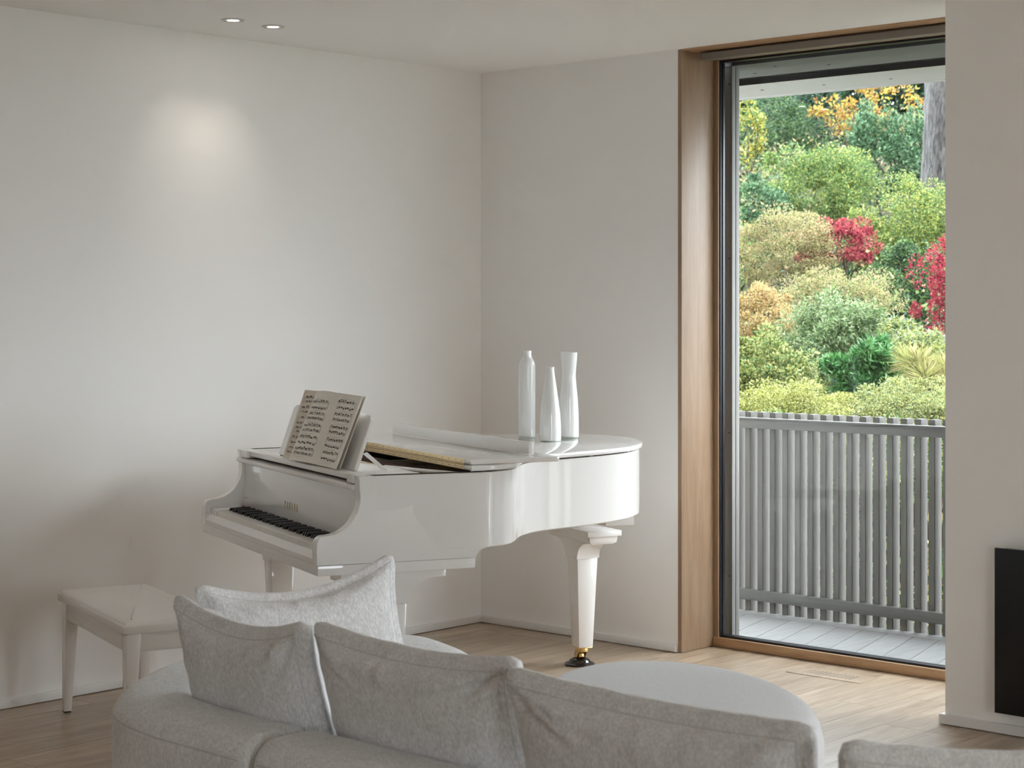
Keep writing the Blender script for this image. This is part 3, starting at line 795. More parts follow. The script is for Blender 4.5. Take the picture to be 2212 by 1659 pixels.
# ------------------------------------------------------------------ sofa
sofa = tag(empty('sectional_sofa', (3.4, -3.6, 0)), 'large curved light grey sectional sofa with a low padded back', 'sofa')
SO = Vector((3.4, -3.6, 0))
def rel(pts): return [(p[0] - SO.x, p[1] - SO.y) for p in pts]
# seat with rounded chaise end towards the piano
seat_out = catmull([(5.20, -2.95), (4.85, -3.10), (4.4, -3.15), (3.8, -3.13), (3.35, -3.08), (2.98, -2.99), (2.72, -2.82), (2.50, -2.62), (2.27, -2.50), (2.08, -2.47), (1.97, -2.55), (1.94, -2.80), (1.98, -3.15), (2.10, -3.55), (2.30, -3.82), (2.62, -3.93), (3.2, -3.94), (4.0, -3.94), (4.7, -3.92), (5.15, -3.78), (5.5, -3.35)], 6, closed=True)
so = ccw(rel(seat_out))
loft('seat_base', so, [(-.07, .03), (-.06, .035), (-.05, .06), (-.04, .26), (-.05, .285)], M_sofa, sofa)
loft('seat_cushion', so, [(-.05, .285), (-.018, .30), (-.004, .33), (0, .38), (-.004, .43), (-.018, .468), (-.045, .495), (-.085, .512), (-.14, .522)], M_sofa, sofa, smooth=60)
# low padded back sweeping round the outside: rounded section along a path
def sweep(name, path, w, z0, z1, r, mat, parent, flip=1):
    P = np.array(path, float); T = np.gradient(P, axis=0); T /= np.linalg.norm(T, axis=1)[:, None]; N = np.stack([T[:, 1], -T[:, 0]], 1)
    sec = []
    for cx, cz, a0 in ((w / 2 - r, z1 - r, 0), (-w / 2 + r, z1 - r, PI / 2), (-w / 2 + .02, z0 + .02, PI), (w / 2 - .02, z0 + .02, 1.5 * PI)):
        q = r if cz > (z0 + z1) / 2 else .02
        for k in range(7):
            a = a0 + k / 6 * PI / 2; sec.append((cx + q * math.cos(a), cz + q * math.sin(a)))
    # crown the top slightly
    sec = [(x, z + (.010 * (1 - (2 * x / w) ** 2) if z > z1 - r else 0)) for x, z in sec]
    V = []; F = []; n = len(P); k = len(sec); ends = []
    for i in range(n):
        s = 1.0
        for x, z in sec: V.append((P[i, 0] + N[i, 0] * x, P[i, 1] + N[i, 1] * x, z))
    # rounded ends
    for e, i, sg in ((0, 0, -1), (1, n - 1, 1)):
        rings = []
        for q in range(1, 5):
            a = q / 4 * PI / 2; sh_ = .035 * (1 - math.cos(a)); ad = .03 * math.sin(a)
            b0 = len(V)
            for x, z in sec:
                xx = x * (1 - 2 * sh_ / w); zz = z0 + (z - z0) * (1 - sh_ / (z1 - z0))
                V.append((P[i, 0] + N[i, 0] * xx + T[i, 0] * sg * ad, P[i, 1] + N[i, 1] * xx + T[i, 1] * sg * ad, zz))
            rings.append(b0)
        ends.append(rings)
    def joinr(a, b):
        for j in range(k): F.append((a + j, a + (j + 1) % k, b + (j + 1) % k, b + j))
    for i in range(n - 1): joinr(i * k, (i + 1) * k)
    for rings, st in ((ends[0], 0), (ends[1], (n - 1) * k)):
        prev = st
        for b0 in rings: joinr(prev, b0); prev = b0
        F.append(tuple(prev + j for j in range(k)))
    return py_mesh(name, V, F, mat, parent, smooth=60)
rail_l = catmull(rel([(2.07, -2.98), (2.075, -3.22), (2.13, -3.45), (2.24, -3.67), (2.40, -3.84), (2.62, -3.905), (2.82, -3.915), (2.99, -3.92)]), 8)
rail_r = catmull(rel([(3.06, -3.92), (3.6, -3.925), (4.2, -3.925), (4.7, -3.92), (5.10, -3.80), (5.42, -3.55), (5.62, -3.25)]), 8)
RZ = .555
sweep('back_rail', rail_l, .24, .03, RZ, .065, M_sofa, sofa)
sweep('back_rail', rail_r, .24, .03, RZ, .065, M_sofa, sofa)
# stitched seam along the outer shoulder of each rail
for rp in (rail_l, rail_r):
    T = np.gradient(rp, axis=0); T /= np.linalg.norm(T, axis=1)[:, None]; N = np.stack([T[:, 1], -T[:, 0]], 1)
    q = rp + N * (.12 - .003)
    tube('rail_seam', [(p[0], p[1], RZ - .048) for p in q], .0022, M_seam, sofa, 6)

def cushion(name, pos, rz, tilt, w, h, t, label, seed, roll=0.0, sag=0.02, ear=0.03, wr=1.15, edge=.33, cat='cushion'):
    """boxed back cushion: two bulging faces joined by a border, creases gathered at the corners. local: x width, y depth, z up"""
    rr = random.Random(seed); nx, nz = 56, 40
    e = tag(empty(name, pos), label, cat, 'back cushions on the grey sofa')
    e.rotation_euler = Matrix.Rotation(rz, 3, 'Z').to_4x4().to_euler()
    Rm = (Matrix.Rotation(rz, 4, 'Z') @ Matrix.Rotation(tilt, 4, 'X') @ Matrix.Rotation(roll, 4, 'Y'))
    e.rotation_euler = Rm.to_euler()
    folds = []
    for k in range(26):
        c = rr.choice(((-1, 1), (1, 1), (-1, 1), (1, 1), (-1, -1), (1, -1))); a = rr.uniform(.15, 1.4)
        folds.append((c[0], c[1], a, rr.uniform(.25, .75), rr.uniform(.006, .014) * wr, rr.uniform(.035, .07), rr.choice((-1, 1)), rr.choice((-1, 1))))
    top_folds = [(rr.uniform(-.9, .9), rr.uniform(.12, .4), rr.uniform(.004, .010) * wr, rr.uniform(.03, .07), rr.uniform(-.35, .35), rr.choice((-1, 1))) for _ in range(14)]
    def shape(u, v):
        # outline: edges drawn in between the corners
        x = w / 2 * u * (1 - ear * (1 - v * v) * .9 * abs(u)); z = h / 2 * v * (1 - ear * (1 - u * u) * abs(v))
        if v > 0: z -= sag * v * (1 - u * u)
        return x, z
    def wrinkle(u, v, side):
        d = 0
        for cx, cz, a, ln, amp, wd, sg, sd in folds:
            if sd != side: continue
            dx, dz = (cx - u) * cx, (cz - v) * cz
            al = dx * math.cos(a) + dz * math.sin(a); pe = -dx * math.sin(a) + dz * math.cos(a)
            if al < 0: continue
            d += sg * amp * math.exp(-(pe / wd) ** 2) * math.exp(-(al / ln) ** 2) * min(1, al / .08)
        for u0, ln, amp, wd, sl, sg in top_folds:
            dz = 1 - v
            d += amp * math.exp(-((u - u0 - sl * dz) / wd) ** 2) * math.exp(-(dz / ln) ** 2) * min(1, dz / .05)
        d += .004 * wr * noise.noise(Vector((u * 3 + seed, v * 3, side * 3.3)))
        return d
    V = []; F = []; idx = {}
    for side in (-1, 1):
        for j in range(nz + 1):
            for i in range(nx + 1):
                u = -1 + 2 * i / nx; v = -1 + 2 * j / nz
                x, z = shape(u, v)
                b_ = max(0, (1 - abs(u) ** 3.2)) ** .62 * max(0, (1 - abs(v) ** 3.0)) ** .62
                y = t / 2 * (edge + (1 - edge) * b_) + wrinkle(u, v, side) * (.25 + .75 * min(1, b_ * 2.5))
                idx[(side, i, j)] = len(V); V.append((x, side * y, z + h / 2))
        for j in range(nz):
            for i in range(nx):
                q = (idx[(side, i, j)], idx[(side, i + 1, j)], idx[(side, i + 1, j + 1)], idx[(side, i, j + 1)])
                F.append(q if side < 0 else q[::-1])
    # border strip, rounded outwards
    loop = [(i, 0) for i in range(nx)] + [(nx, j) for j in range(nz)] + [(i, nz) for i in range(nx, 0, -1)] + [(0, j) for j in range(nz, 0, -1)]
    m = 6; rows = [[idx[(-1, i, j)] for i, j in loop]]
    for q in range(1, m):
        f = q / m; row = []
        for (i, j) in loop:
            A = Vector(V[idx[(-1, i, j)]]); B = Vector(V[idx[(1, i, j)]]); p = A.lerp(B, f)
            u = -1 + 2 * i / nx; v = -1 + 2 * j / nz
            o_ = Vector((u if abs(u) > .999 else 0, 0, v if abs(v) > .999 else 0)); o_.normalize()
            bul = .026 * math.sin(PI * f) + .003 * noise.noise(Vector((p.x * 16 + seed, p.y * 20, p.z * 16)))
            row.append(len(V)); V.append(tuple(p + o_ * bul))
        rows.append(row)
    rows.append([idx[(1, i, j)] for i, j in loop]); n = len(loop)
    for a in range(m):
        for i in range(n): F.append((rows[a][i], rows[a + 1][i], rows[a + 1][(i + 1) % n], rows[a][(i + 1) % n]))
    py_mesh('cover', V, F, M_sofa, e, smooth=70)
    for side in (-1, 1):
        pts = [Vector(V[idx[(side, i, j)]]) for i, j in loop]; pts.append(pts[0])
        tube('piping', [p for p in pts], .0014, M_seam, e, 5)
    return e
# local y- is the back of the cushion for those on the long back (seen by the camera)
CT = math.radians(15)
cushion('back_cushion', (2.745, -3.748, .512), math.radians(-6), CT, .57, .303, .17, 'grey back cushion at the bend of the sofa, behind the low rounded end', 11, sag=.04, ear=.05)
cushion('back_cushion', (3.395, -3.758, .512), math.radians(-2.5), CT, .67, .303, .18, 'crumpled grey back cushion in the middle of the sofa back', 12, sag=.02, ear=.04, wr=1.4)
cushion('back_cushion', (4.17, -3.838, .512), math.radians(-2), CT, .77, .293, .19, 'wide grey back cushion in front of the round ottoman', 13, sag=.01, ear=.04, wr=1.1)
cushion('back_cushion', (4.86, -3.733, .512), math.radians(44), CT, .60, .293, .18, 'grey back cushion cut off by the bottom right corner of the picture', 14, ear=.03)
cushion('back_cushion', (2.637, -3.47, .52), math.radians(74), math.radians(-12), .58, .341, .14, 'bright pale cushion with a pointed corner leaning on the far side of the sofa', 15, roll=math.radians(-4), sag=.05, ear=.08, wr=.8, edge=.2)

# ------------------------------------------------------------------ ottoman
ott = tag(empty('ottoman', (3.075, -2.41, 0)), 'low round grey ottoman with a smooth flat top on the oak floor', 'ottoman')
oo = []
for i in range(72):
    a = 2 * PI * i / 72; x, y = .672 * math.cos(a), .437 * math.sin(a); b = -.733
    oo.append((x * math.cos(b) - y * math.sin(b), x * math.sin(b) + y * math.cos(b)))
loft('ottoman_body', oo, [(-.06, .025), (-.05, .03), (-.02, .05), (0, .10), (.006, .22), (.004, .33), (-.006, .372), (-.022, .398), (-.05, .414), (-.09, .421)], M_ott, ott, smooth=60, shrink=[(.6, .425), (.25, .427)])
loft('ottoman_foot', oo, [(-.12, 0), (-.12, .026)], M_dot, ott)

# ------------------------------------------------------------------ balcony: deck, railing, roof overhang
deck = tag(box('deck', (-3.0, .42, -.12), (5.5, 1.42, -.045), M_dot), kind='structure')
dang = math.radians(105.6)
dv = Vector((math.cos(dang), math.sin(dang))); DWID = .145
box('border_board', (-3.0, 1.218, -.045), (5.5, 1.335, -.02), M_deck, deck)
def deck_board(x1):
    # skewed board between the house wall and the border board; x1 = right edge where it meets the border
    def X(x, y): return x + (y - 1.212) * dv.x / dv.y
    g = .0035; p = [(X(x1 - DWID + g, .34), .34), (X(x1, .34), .34), (X(x1, 1.214), 1.214), (X(x1 - DWID + g, 1.214), 1.214)]
    me = py_mesh('deck_board', [(a, b, -.045) for a, b in p] + [(a, b, -.02) for a, b in p], [(3, 2, 1, 0), (4, 5, 6, 7), (0, 1, 5, 4), (1, 2, 6, 5), (2, 3, 7, 6), (3, 0, 4, 7)], M_deck, deck, smooth=None)
for k in range(-16, 22): deck_board(.95 + k * DWID)
rail = tag(empty('balcony_railing', (1.3, 1.33, 0)), 'weathered grey balcony railing of upright square balusters beyond the window', 'railing')
RX0, RX1 = -2.5, 3.2
box('top_rail', (RX0, -.045, .975), (RX1, 0, 1.030), M_railh, rail, .003)
box('top_rail_ledge', (RX0, -.062, 1.024), (RX1, -.001, 1.032), M_railh, rail, .001)
box('bottom_rail', (RX0, -.045, .045), (RX1, 0, .100), M_railh, rail, .004)
bm = bmesh.new(); add_box(bm, (0, 0, -.06), (.037, .070, 1.060)); bmesh.ops.bevel(bm, geom=bm.edges[:], offset=.003, segments=2, affect='EDGES')
bme = bpy.data.meshes.new('baluster'); bmesh.ops.recalc_face_normals(bm, faces=bm.faces); bm.to_mesh(bme); bm.free(); bme.materials.append(M_rail)
nb = int((RX1 - RX0) / .0800)
for k in range(nb):
    o = bpy.data.objects.new('baluster', bme); COL.objects.link(o); o.parent = rail; o.location = (RX0 + k * .0800, .001, 0)

roof = tag(empty('roof_overhang', (1.5, .9, 2.78)), kind='structure')
def rb(name, a, b, m, par, **k): return box(name, tuple(a[i] - (1.5, .9, 2.78)[i] for i in range(3)), tuple(b[i] - (1.5, .9, 2.78)[i] for i in range(3)), m, par, **k)
g_ = rb('soffit_panel', (-3, .33, 2.785), (2.9, .74, 2.82), M_soff, roof)
rb('soffit_reveal', (-3, .74, 2.80), (2.9, .90, 2.84), M_black, roof)
rb('fascia_strip', (-3, .895, 2.772), (2.9, .905, 2.84), M_black, roof)
w_ = rb('soffit_panel', (-3, .905, 2.772), (1.16, 1.36, 2.81), M_soffw, roof); rb('soffit_panel', (1.164, .905, 2.772), (2.9, 1.36, 2.81), M_soffw, roof)
rb('fascia', (-3, 1.36, 2.765), (2.9, 1.39, 3.05), M_soffw, roof)
rb('roof_slab', (-9, .30, 2.84), (16, 1.36, 3.05), M_soff, roof)  # slab runs on unseen at both ends, added to shade the railing fronts
rb('soffit_panel', (2.9, .31, 2.785), (16, 1.36, 2.84), M_soff, roof); rb('soffit_panel', (-9, .31, 2.785), (-3, 1.36, 2.84), M_soff, roof)  # unseen end panels added with the longer roof to block sky light
for (x, y, z) in ((.86, .66, 2.7846), (1.06, .50, 2.7846), (1.28, .62, 2.7846), (1.50, .47, 2.7846), (1.72, .60, 2.7846), (.98, 1.12, 2.7716), (1.34, 1.15, 2.7716), (1.72, 1.17, 2.7716), (.62, .62, 2.7846)):
    lathe('soffit_fastener', [(.009, -.0008), (.009, 0)], M_dot, roof, (x - 1.5, y - .9, z - 2.78), 10)

tag(box('wall_sky_block', (-9, 0.0, -1.5), (-.2, .30, 3.05), M_ext), kind='structure')  # unseen house front added to keep side sky light off the railing
tag(box('wall_foundation', (-.2, .10, -1.5), (10.2, .30, -.12), M_ext), kind='structure')
tag(box('wall_sky_block_right', (10.2, 0.0, -1.5), (16, .30, 3.05), M_ext), kind='structure')  # added out of view to block sky light on this side too
# ------------------------------------------------------------------ hillside garden
def hill_z(d):   # height of the slope by distance along the view
    return float(np.interp(d, [9.5, 11, 13, 16, 20, 24, 28, 34, 60], [-1.2, -.6, .15, .95, 2.0, 3.2, 4.1, 5.0, 7.5]))
V = []; F = []; fv = Vector((-math.sin(YAW), math.cos(YAW), 0)); rv = Vector((math.cos(YAW), math.sin(YAW), 0))
ds = np.concatenate([np.linspace(9.6, 34, 40), [45, 60]]); ls = np.linspace(-14, 22, 60)
for d in ds:
    for l in ls:
        p = Vector((CAM.x, CAM.y, 0)) + fv * float(d) + rv * float(l)
        V.append((p.x, max(p.y, 1.55), hill_z(d) + .15 * noise.noise(p * .7)))
nl = len(ls)
for i in range(len(ds) - 1):
    for j in range(nl - 1): F.append((i * nl + j, i * nl + j + 1, (i + 1) * nl + j + 1, (i + 1) * nl + j))
tag(py_mesh('hillside', V, F, M_soil, smooth=80), kind='structure')
tag(box('ground', (-60, -70, -1.6), (70, 70, -1.4), M_lawn), kind='structure')

def leaves_mesh(name, P, N, L, Wd, droop, mat, parent, fold=.25, seed=0):
    """one small folded blade per point: base, two shoulders, tip; P points, N leaf axes"""
    r_ = np.random.default_rng(seed); n = len(P)
    A = N / (np.linalg.norm(N, axis=1)[:, None] + 1e-9)
    A[:, 2] -= droop; A /= np.linalg.norm(A, axis=1)[:, None] + 1e-9
    R = r_.normal(size=(n, 3)); S_ = np.cross(A, R); S_ /= np.linalg.norm(S_, axis=1)[:, None] + 1e-9
    U = np.cross(S_, A); l = (L * r_.uniform(.65, 1.25, n))[:, None]; w = (Wd * r_.uniform(.7, 1.2, n))[:, None]
    base = P; tip = P + A * l; m = P + A * l * .45
    a = m + S_ * w / 2 + U * w * fold; b = m - S_ * w / 2 + U * w * fold
    co = np.stack([base, a, tip, b], 1).reshape(-1, 3)
    me = bpy.data.meshes.new(name)
    me.vertices.add(4 * n); me.vertices.foreach_set('co', co.astype(np.float32).ravel())
    k = np.arange(n) * 4
    tri = np.stack([k, k + 1, k + 2, k, k + 2, k + 3], 1).ravel()
    me.loops.add(6 * n); me.loops.foreach_set('vertex_index', tri.astype(np.int32))
    me.polygons.add(2 * n); me.polygons.foreach_set('loop_start', np.arange(0, 6 * n, 3, dtype=np.int32))
    me.update(calc_edges=True); me.validate()
    me.materials.append(mat)
    o = bpy.data.objects.new(name, me); COL.objects.link(o); o.parent = parent
    return tag(o, kind='stuff')

def bush(name, label, u, v, d, ru, rvv, mat, n, L, Wd, seed, droop=0.0, clumps=40, depth=.8, cat='shrub', spread=.135, mat2=None, frac2=0.0, open_=.5, whorl=False, stem_r=.025, gap=0.0):
    """leafy shrub centred at picture spot (u,v), distance d; ru, rvv half sizes in picture px turned into metres at that distance"""
    r_ = np.random.default_rng(seed); C = at(u, v, d); s = d / FPX; rx, rz = ru * s, rvv * s; ry = rx * depth
    base = Vector((C.x, C.y, min(C.z - rz, hill_z(d)) - .05))
    e = tag(empty(name, base), label, cat)
    c0 = np.array(C - base)
    # clump centres over the crown, mostly on the upper and outer shell
    q = r_.normal(size=(clumps, 3)); q /= np.linalg.norm(q, axis=1)[:, None]; q[:, 1] = -np.abs(q[:, 1]) * np.where(r_.random(clumps) < .8, 1, -1)
    rad = r_.uniform(open_, 1.0, clumps)[:, None] * np.array([1 + .38 * noise.noise(Vector(t) * 1.7 + Vector((seed, 0, 0))) for t in q.tolist()])[:, None]
    f = np.array(fv); rt = np.array(rv)
    cc = q * rad; cs = r_.uniform(.5, 1.6, clumps)
    ci = r_.integers(0, clumps, n)
    off = r_.normal(size=(n, 3)); off /= np.linalg.norm(off, axis=1)[:, None]; off *= (r_.uniform(.2, 1, n) ** .5 * spread * cs[ci])[:, None] * 1.5
    loc_ = cc[ci] + off
    Pw = loc_[:, :1] * rx * rt + loc_[:, 1:2] * ry * f + loc_[:, 2:] * rz * np.array([0, 0, 1.]) + c0
    if whorl:
        k = n // 7
        ctr = Pw[:k]; nn = loc_[:k] / (np.linalg.norm(loc_[:k], axis=1)[:, None] + 1e-9); nw = nn[:, :1] * rt + nn[:, 1:2] * f + nn[:, 2:] * np.array([0, 0, 1.]); nw[:, 2] += .5
        Pw = np.repeat(ctr, 7, 0); Nn = np.repeat(nw, 7, 0) * .45 + r_.normal(size=(7 * k, 3)) * .75
    else:
        oo_ = off[:, :1] * rt + off[:, 1:2] * f + off[:, 2:] * np.array([0, 0, 1.])
        Nn = oo_ / (np.linalg.norm(oo_, axis=1)[:, None] + 1e-9) + r_.normal(size=(n, 3)) * .7
    if mat2 is not None:
        hgt = r_.random(len(Pw)) < frac2
        leaves_mesh('foliage', Pw[~hgt], Nn[~hgt], L, Wd, droop, mat, e, seed=seed)
        leaves_mesh('turning_foliage', Pw[hgt], Nn[hgt], L, Wd, droop, mat2, e, seed=seed + 1)
    else:
        leaves_mesh('foliage', Pw, Nn, L, Wd, droop, mat, e, seed=seed)
    # stems from the ground to a few clumps
    for k in range(5):
        tgt = cc[k] * .75; tp = tgt[0] * rx * rt + tgt[1] * ry * f + tgt[2] * rz * np.array([0, 0, 1.]) + c0
        b0 = np.array([r_.normal() * .06, r_.normal() * .06, 0]); mid = (b0 + tp) / 2 + r_.normal(size=3) * .08
        tube('stem', [tuple(b0), tuple(mid), tuple(tp)], [stem_r, stem_r * .6, stem_r * .25], M_stem, e, 6)
    return e

G_dark = leaf_mat('leaf_dark_evergreen', [(.012, .035, .018), (.03, .075, .035), (.06, .13, .07), (.10, .19, .12)], .15, .35)
G_mid = leaf_mat('leaf_mid_green', [(.05, .12, .03), (.10, .22, .06), (.20, .32, .09), (.32, .42, .14)], .4)
G_rhod = leaf_mat('leaf_rhododendron', [(.03, .085, .035), (.07, .18, .075), (.15, .30, .14), (.30, .45, .26)], .2, .35)
G_yel = leaf_mat('leaf_yellow_green', [(.14, .20, .03), (.30, .36, .06), (.50, .50, .10), (.66, .60, .16)], .45)
G_gold = leaf_mat('leaf_gold', [(.35, .30, .03), (.58, .48, .06), (.72, .62, .12)], .45)
G_orange = leaf_mat('leaf_orange', [(.22, .09, .015), (.48, .20, .03), (.62, .34, .06), (.40, .36, .08)], .4)
G_tan = leaf_mat('leaf_tan', [(.20, .14, .06), (.42, .31, .15), (.55, .45, .22), (.40, .38, .12), (.62, .50, .32)], .4)
G_peach = leaf_mat('leaf_peach', [(.34, .17, .06), (.62, .38, .15), (.70, .50, .22), (.58, .46, .14)], .45)
G_red = leaf_mat('leaf_crimson', [(.12, .012, .025), (.34, .03, .05), (.50, .08, .10), (.62, .20, .20)], .45)
G_red2 = leaf_mat('leaf_scarlet', [(.14, .008, .025), (.42, .02, .055), (.58, .06, .10)], .45)
G_grey = leaf_mat('leaf_greygreen', [(.08, .14, .06), (.20, .30, .13), (.36, .45, .24), (.52, .56, .30)], .35)
G_bright = leaf_mat('leaf_bright_green', [(.03, .12, .03), (.07, .24, .06), (.14, .36, .11), (.30, .50, .22)], .3, .3)
G_lime = leaf_mat('leaf_lime_cover', [(.20, .24, .05), (.38, .40, .10), (.52, .52, .17), (.60, .58, .26)], .4)
G_pink = leaf_mat('leaf_pink_tip', [(.50, .22, .12), (.62, .36, .22)], .4)

# far backdrop of dark evergreens closes the view uphill
for k, (u, v, d, ru, rr2) in enumerate(((1560, 190, 33, 150, 260), (1760, 170, 34, 150, 250), (1950, 160, 35, 160, 270), (2130, 200, 34, 150, 300), (1400, 240, 33, 160, 260))):
    bush('evergreen_tree', ('dark evergreen tree at the top left of the garden view', 'dark evergreen tree behind the orange leaves at the top of the garden', 'dark evergreen tree behind the grey trunk', 'dark evergreen tree beyond the right end of the garden view', 'dark evergreen tree beyond the left end of the garden view')[k], u, v, d, ru, rr2, G_dark, 20000, .14, .07, 100 + k, clumps=120, cat='tree', open_=.35, stem_r=.12)

spec = [
 # name, label, u, v, d, ru, rv, mat, n, L, W, kwargs
 ('conifer_shrub', 'deep green feathery shrub at the upper left of the garden', 1670, 300, 26, 95, 110, G_dark, 9000, .055, .018, dict(mat2=G_mid, frac2=.4, clumps=60)),
 ('golden_maple', 'golden yellow leafed small tree at the left edge under the eave', 1618, 275, 24.5, 36, 80, G_gold, 520, .06, .036, dict(mat2=G_mid, frac2=.45, clumps=16, cat='tree')),
 ('holly_bush', 'dark glossy holly bush left of the orange leaves', 1762, 300, 27, 85, 105, G_dark, 9000, .05, .028, dict(clumps=60)),
 ('orange_chestnut', 'tree with big orange autumn leaves at the top of the garden view', 1868, 228, 25.6, 100, 52, G_orange, 620, .085, .04, dict(mat2=G_gold, frac2=.25, clumps=24, cat='tree', gap=.2)),
 ('rhododendron', 'large glossy rhododendron left of the grey trunk', 1915, 320, 23.5, 88, 105, G_rhod, 8400, .075, .022, dict(whorl=True, clumps=70)),
 ('rhododendron', 'small rhododendron low at the left edge above the tan mound', 1625, 425, 21, 75, 55, G_rhod, 4200, .06, .019, dict(whorl=True, clumps=40)),
 ('andromeda_shrub', 'broad light green shrub with pinkish new tips in the centre of the slope', 1775, 400, 21.5, 120, 100, G_mid, 10000, .046, .020, dict(mat2=G_yel, frac2=.25, clumps=80)),
 ('blueberry_shrub', 'airy yellow green shrub at the right below the trunk', 1965, 500, 19.5, 120, 115, G_yel, 12000, .036, .020, dict(mat2=G_mid, frac2=.55, clumps=110, open_=.3)),
 ('leafy_shrub', 'deep green leafy shrub between the two red maples', 1945, 620, 17.8, 80, 90, G_mid, 9000, .036, .020, dict(mat2=G_dark, frac2=.5, clumps=70)),
 ('mounded_shrub', 'tan and olive mounded shrub at the left of the slope', 1690, 530, 18.5, 115, 72, G_tan, 11000, .028, .014, dict(clumps=90, mat2=G_mid, frac2=.18)),
 ('red_maple', 'crimson maple sloping down beside the tan mound', 1806, 515, 18.6, 84, 46, G_red, 2400, .046, .020, dict(clumps=40, mat2=G_red2, frac2=.3, cat='tree')),
 ('red_maple', 'bright scarlet maple cut by the right edge of the window', 2052, 605, 15.6, 68, 105, G_red2, 2900, .044, .018, dict(clumps=46, mat2=G_red, frac2=.3, cat='tree')),
 ('spirea_shrub', 'dry pinkish tan shrub in the middle of the slope', 1810, 640, 16.8, 130, 62, G_tan, 9000, .026, .013, dict(clumps=80, mat2=G_mid, frac2=.30)),
 ('spirea_shrub', 'peach orange shrub at the left edge of the window', 1645, 680, 15.4, 88, 72, G_peach, 7000, .026, .014, dict(clumps=60, mat2=G_tan, frac2=.4)),
 ('butterfly_bush', 'grey green bush with drooping narrow leaves mid slope', 1812, 735, 14.6, 100, 105, G_grey, 8500, .060, .013, dict(clumps=80, droop=.35, mat2=G_mid, frac2=.3)),
 ('arching_shrub', 'arching pale leaved shrub at the right edge below the scarlet maple', 1985, 745, 14.2, 75, 65, G_grey, 2600, .062, .013, dict(clumps=34, droop=.55, mat2=G_yel, frac2=.4)),
 ('laurel_shrub', 'bright green glossy upright shrub in front of the railing', 1868, 800, 13.3, 68, 75, G_bright, 3800, .085, .020, dict(whorl=True, clumps=46)),
 ('bramble_shrub', 'yellow green leafy shrub at the lower left above the railing', 1640, 810, 13.6, 105, 90, G_lime, 9000, .036, .020, dict(clumps=90, mat2=G_mid, frac2=.4)),
 ('groundcover_shrub', 'low lime green ground cover left of the laurel above the railing', 1700, 875, 12.6, 150, 55, G_lime, 11000, .024, .013, dict(clumps=110, mat2=G_yel, frac2=.25)),
 ('groundcover_shrub', 'low pale green ground cover right of the laurel above the railing', 1960, 868, 12.5, 130, 55, G_lime, 10000, .024, .012, dict(clumps=100, mat2=G_grey, frac2=.3)),
 ('ornamental_grass', 'fine yellow green grass tuft at the right edge above the railing', 2010, 815, 13.0, 62, 62, G_lime, 2400, .20, .007, dict(clumps=14, droop=.1, mat2=G_tan, frac2=.35, cat='grass')),
 ('green_shrub', 'shaded green shrub behind the dry pinkish shrub', 1880, 560, 20.0, 90, 80, G_mid, 6000, .04, .02, dict(clumps=60, mat2=G_dark, frac2=.3)),
 ('green_shrub', 'green undergrowth low behind the railing at the left', 1640, 985, 12.2, 180, 80, G_mid, 6000, .035, .018, dict(clumps=70, mat2=G_lime, frac2=.4)),
 ('green_shrub', 'green undergrowth low behind the railing at the right', 1950, 985, 12.0, 180, 80, G_mid, 6000, .035, .018, dict(clumps=70, mat2=G_lime, frac2=.4)),
 ('garden_shrub', 'green shrub beyond the right end of the garden view', 2170, 560, 18, 130, 190, G_mid, 7000, .04, .02, dict(clumps=70, mat2=G_yel, frac2=.4)),
 ('garden_shrub', 'green shrub beyond the left end of the garden view', 1480, 560, 18, 120, 190, G_mid, 7000, .04, .02, dict(clumps=70, mat2=G_tan, frac2=.4)),
]
for k, (nm, lb, u, v, d, ru, rr2, mt, n, L, Wd, kw) in enumerate(spec):
    kw = dict(kw); bush(nm, lb, u, v + 12, d, ru * 1.12, rr2 * 1.15, mt, int(n * 2.4), L * .78, Wd * .80, 300 + k * 7, **kw)

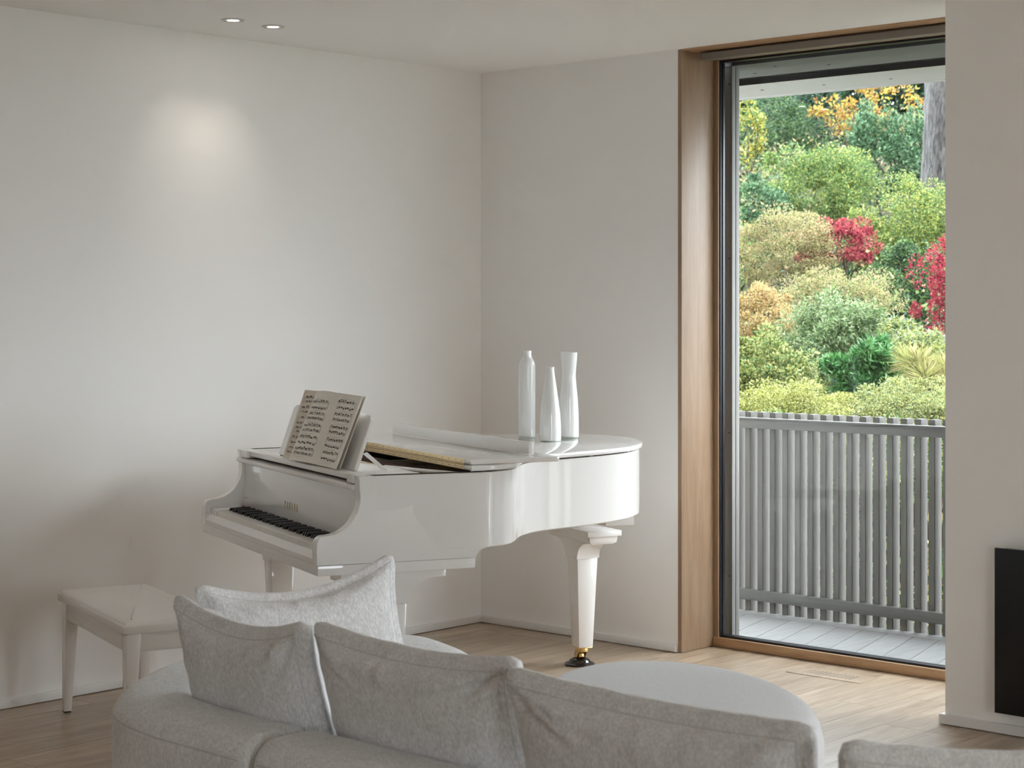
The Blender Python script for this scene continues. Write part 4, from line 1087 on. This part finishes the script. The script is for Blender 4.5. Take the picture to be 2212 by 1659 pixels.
# undergrowth that nobody could count covers the whole slope between the shrubs
und = []
for k in range(46000):
    d = rng.uniform(11.0, 33); l = (rng.uniform(1380, 2260) - PX) / FPX * d
    p = Vector((CAM.x, CAM.y, 0)) + fv * float(d) + rv * float(l); und.append((p.x, p.y, hill_z(d) + .15 * noise.noise(p * .7) + abs(rng.normal()) * .22))
und = np.array(und); und = und[und[:, 1] > 1.7]
ug = tag(empty('undergrowth', (und[:, 0].mean(), und[:, 1].mean(), 0)), 'mixed green undergrowth filling the slope between the garden shrubs', 'undergrowth', kind='stuff')
loc0 = np.array(ug.location)
for i, mt in enumerate((G_mid, G_tan, G_dark)):
    sel = und[i::3] - loc0; leaves_mesh('undergrowth_leaves', sel, rng.normal(size=sel.shape) * .7 + np.array([0, 0, .5]), .075, .034, 0, mt, ug, seed=900 + i)
# tall grey trunk
tp = at(2070, 440, 21.8); tb0 = Vector((tp.x, tp.y, hill_z(21.8) - .1))
trunk = tag(empty('fir_trunk', tb0), 'thick grey furrowed tree trunk at the right edge of the window', 'tree')
V = []; F = []; nA, nZ = 64, 120; HT = 7.0
for j in range(nZ + 1):
    z = HT * j / nZ; R0 = .40 - .018 * z + .10 * math.exp(-z * 1.2)
    for i in range(nA):
        a = 2 * PI * i / nA; p = Vector((math.cos(a) * 3.4, math.sin(a) * 3.4, z * 1.3))
        r_ = R0 * (1 + .10 * noise.noise(p * 2.2) + .09 * abs(noise.noise(Vector((math.cos(a) * 11, math.sin(a) * 11, z * 2.2)))))
        V.append((r_ * math.cos(a), r_ * math.sin(a), z))
for j in range(nZ):
    for i in range(nA): F.append((j * nA + i, j * nA + (i + 1) % nA, (j + 1) * nA + (i + 1) % nA, (j + 1) * nA + i))
M_bark = fabric('bark', (.02, .017, .016), (.10, .09, .087), 26, 1.0, .03, (1, 1, .3))
py_mesh('bark', V, F, M_bark, trunk, smooth=80)
# low stone wall under the arching shrub
sw = tag(empty('stone_wall', at(2010, 800, 14.6)), 'low dark stone wall under the arching shrub at the right', 'wall')
rr = random.Random(4)
for row in range(3):
    x = -.55
    while x < .7:
        w_ = rr.uniform(.16, .3); o = box('stone', (-w_ / 2, -.09, -.055), (w_ / 2, .09, .055), M_stone, sw, .018)
        o.location = tuple(rv * (x + w_ / 2)) ; o.location.z = row * .115; o.rotation_euler = (0, 0, YAW + rr.uniform(-.08, .08)); x += w_ + .01
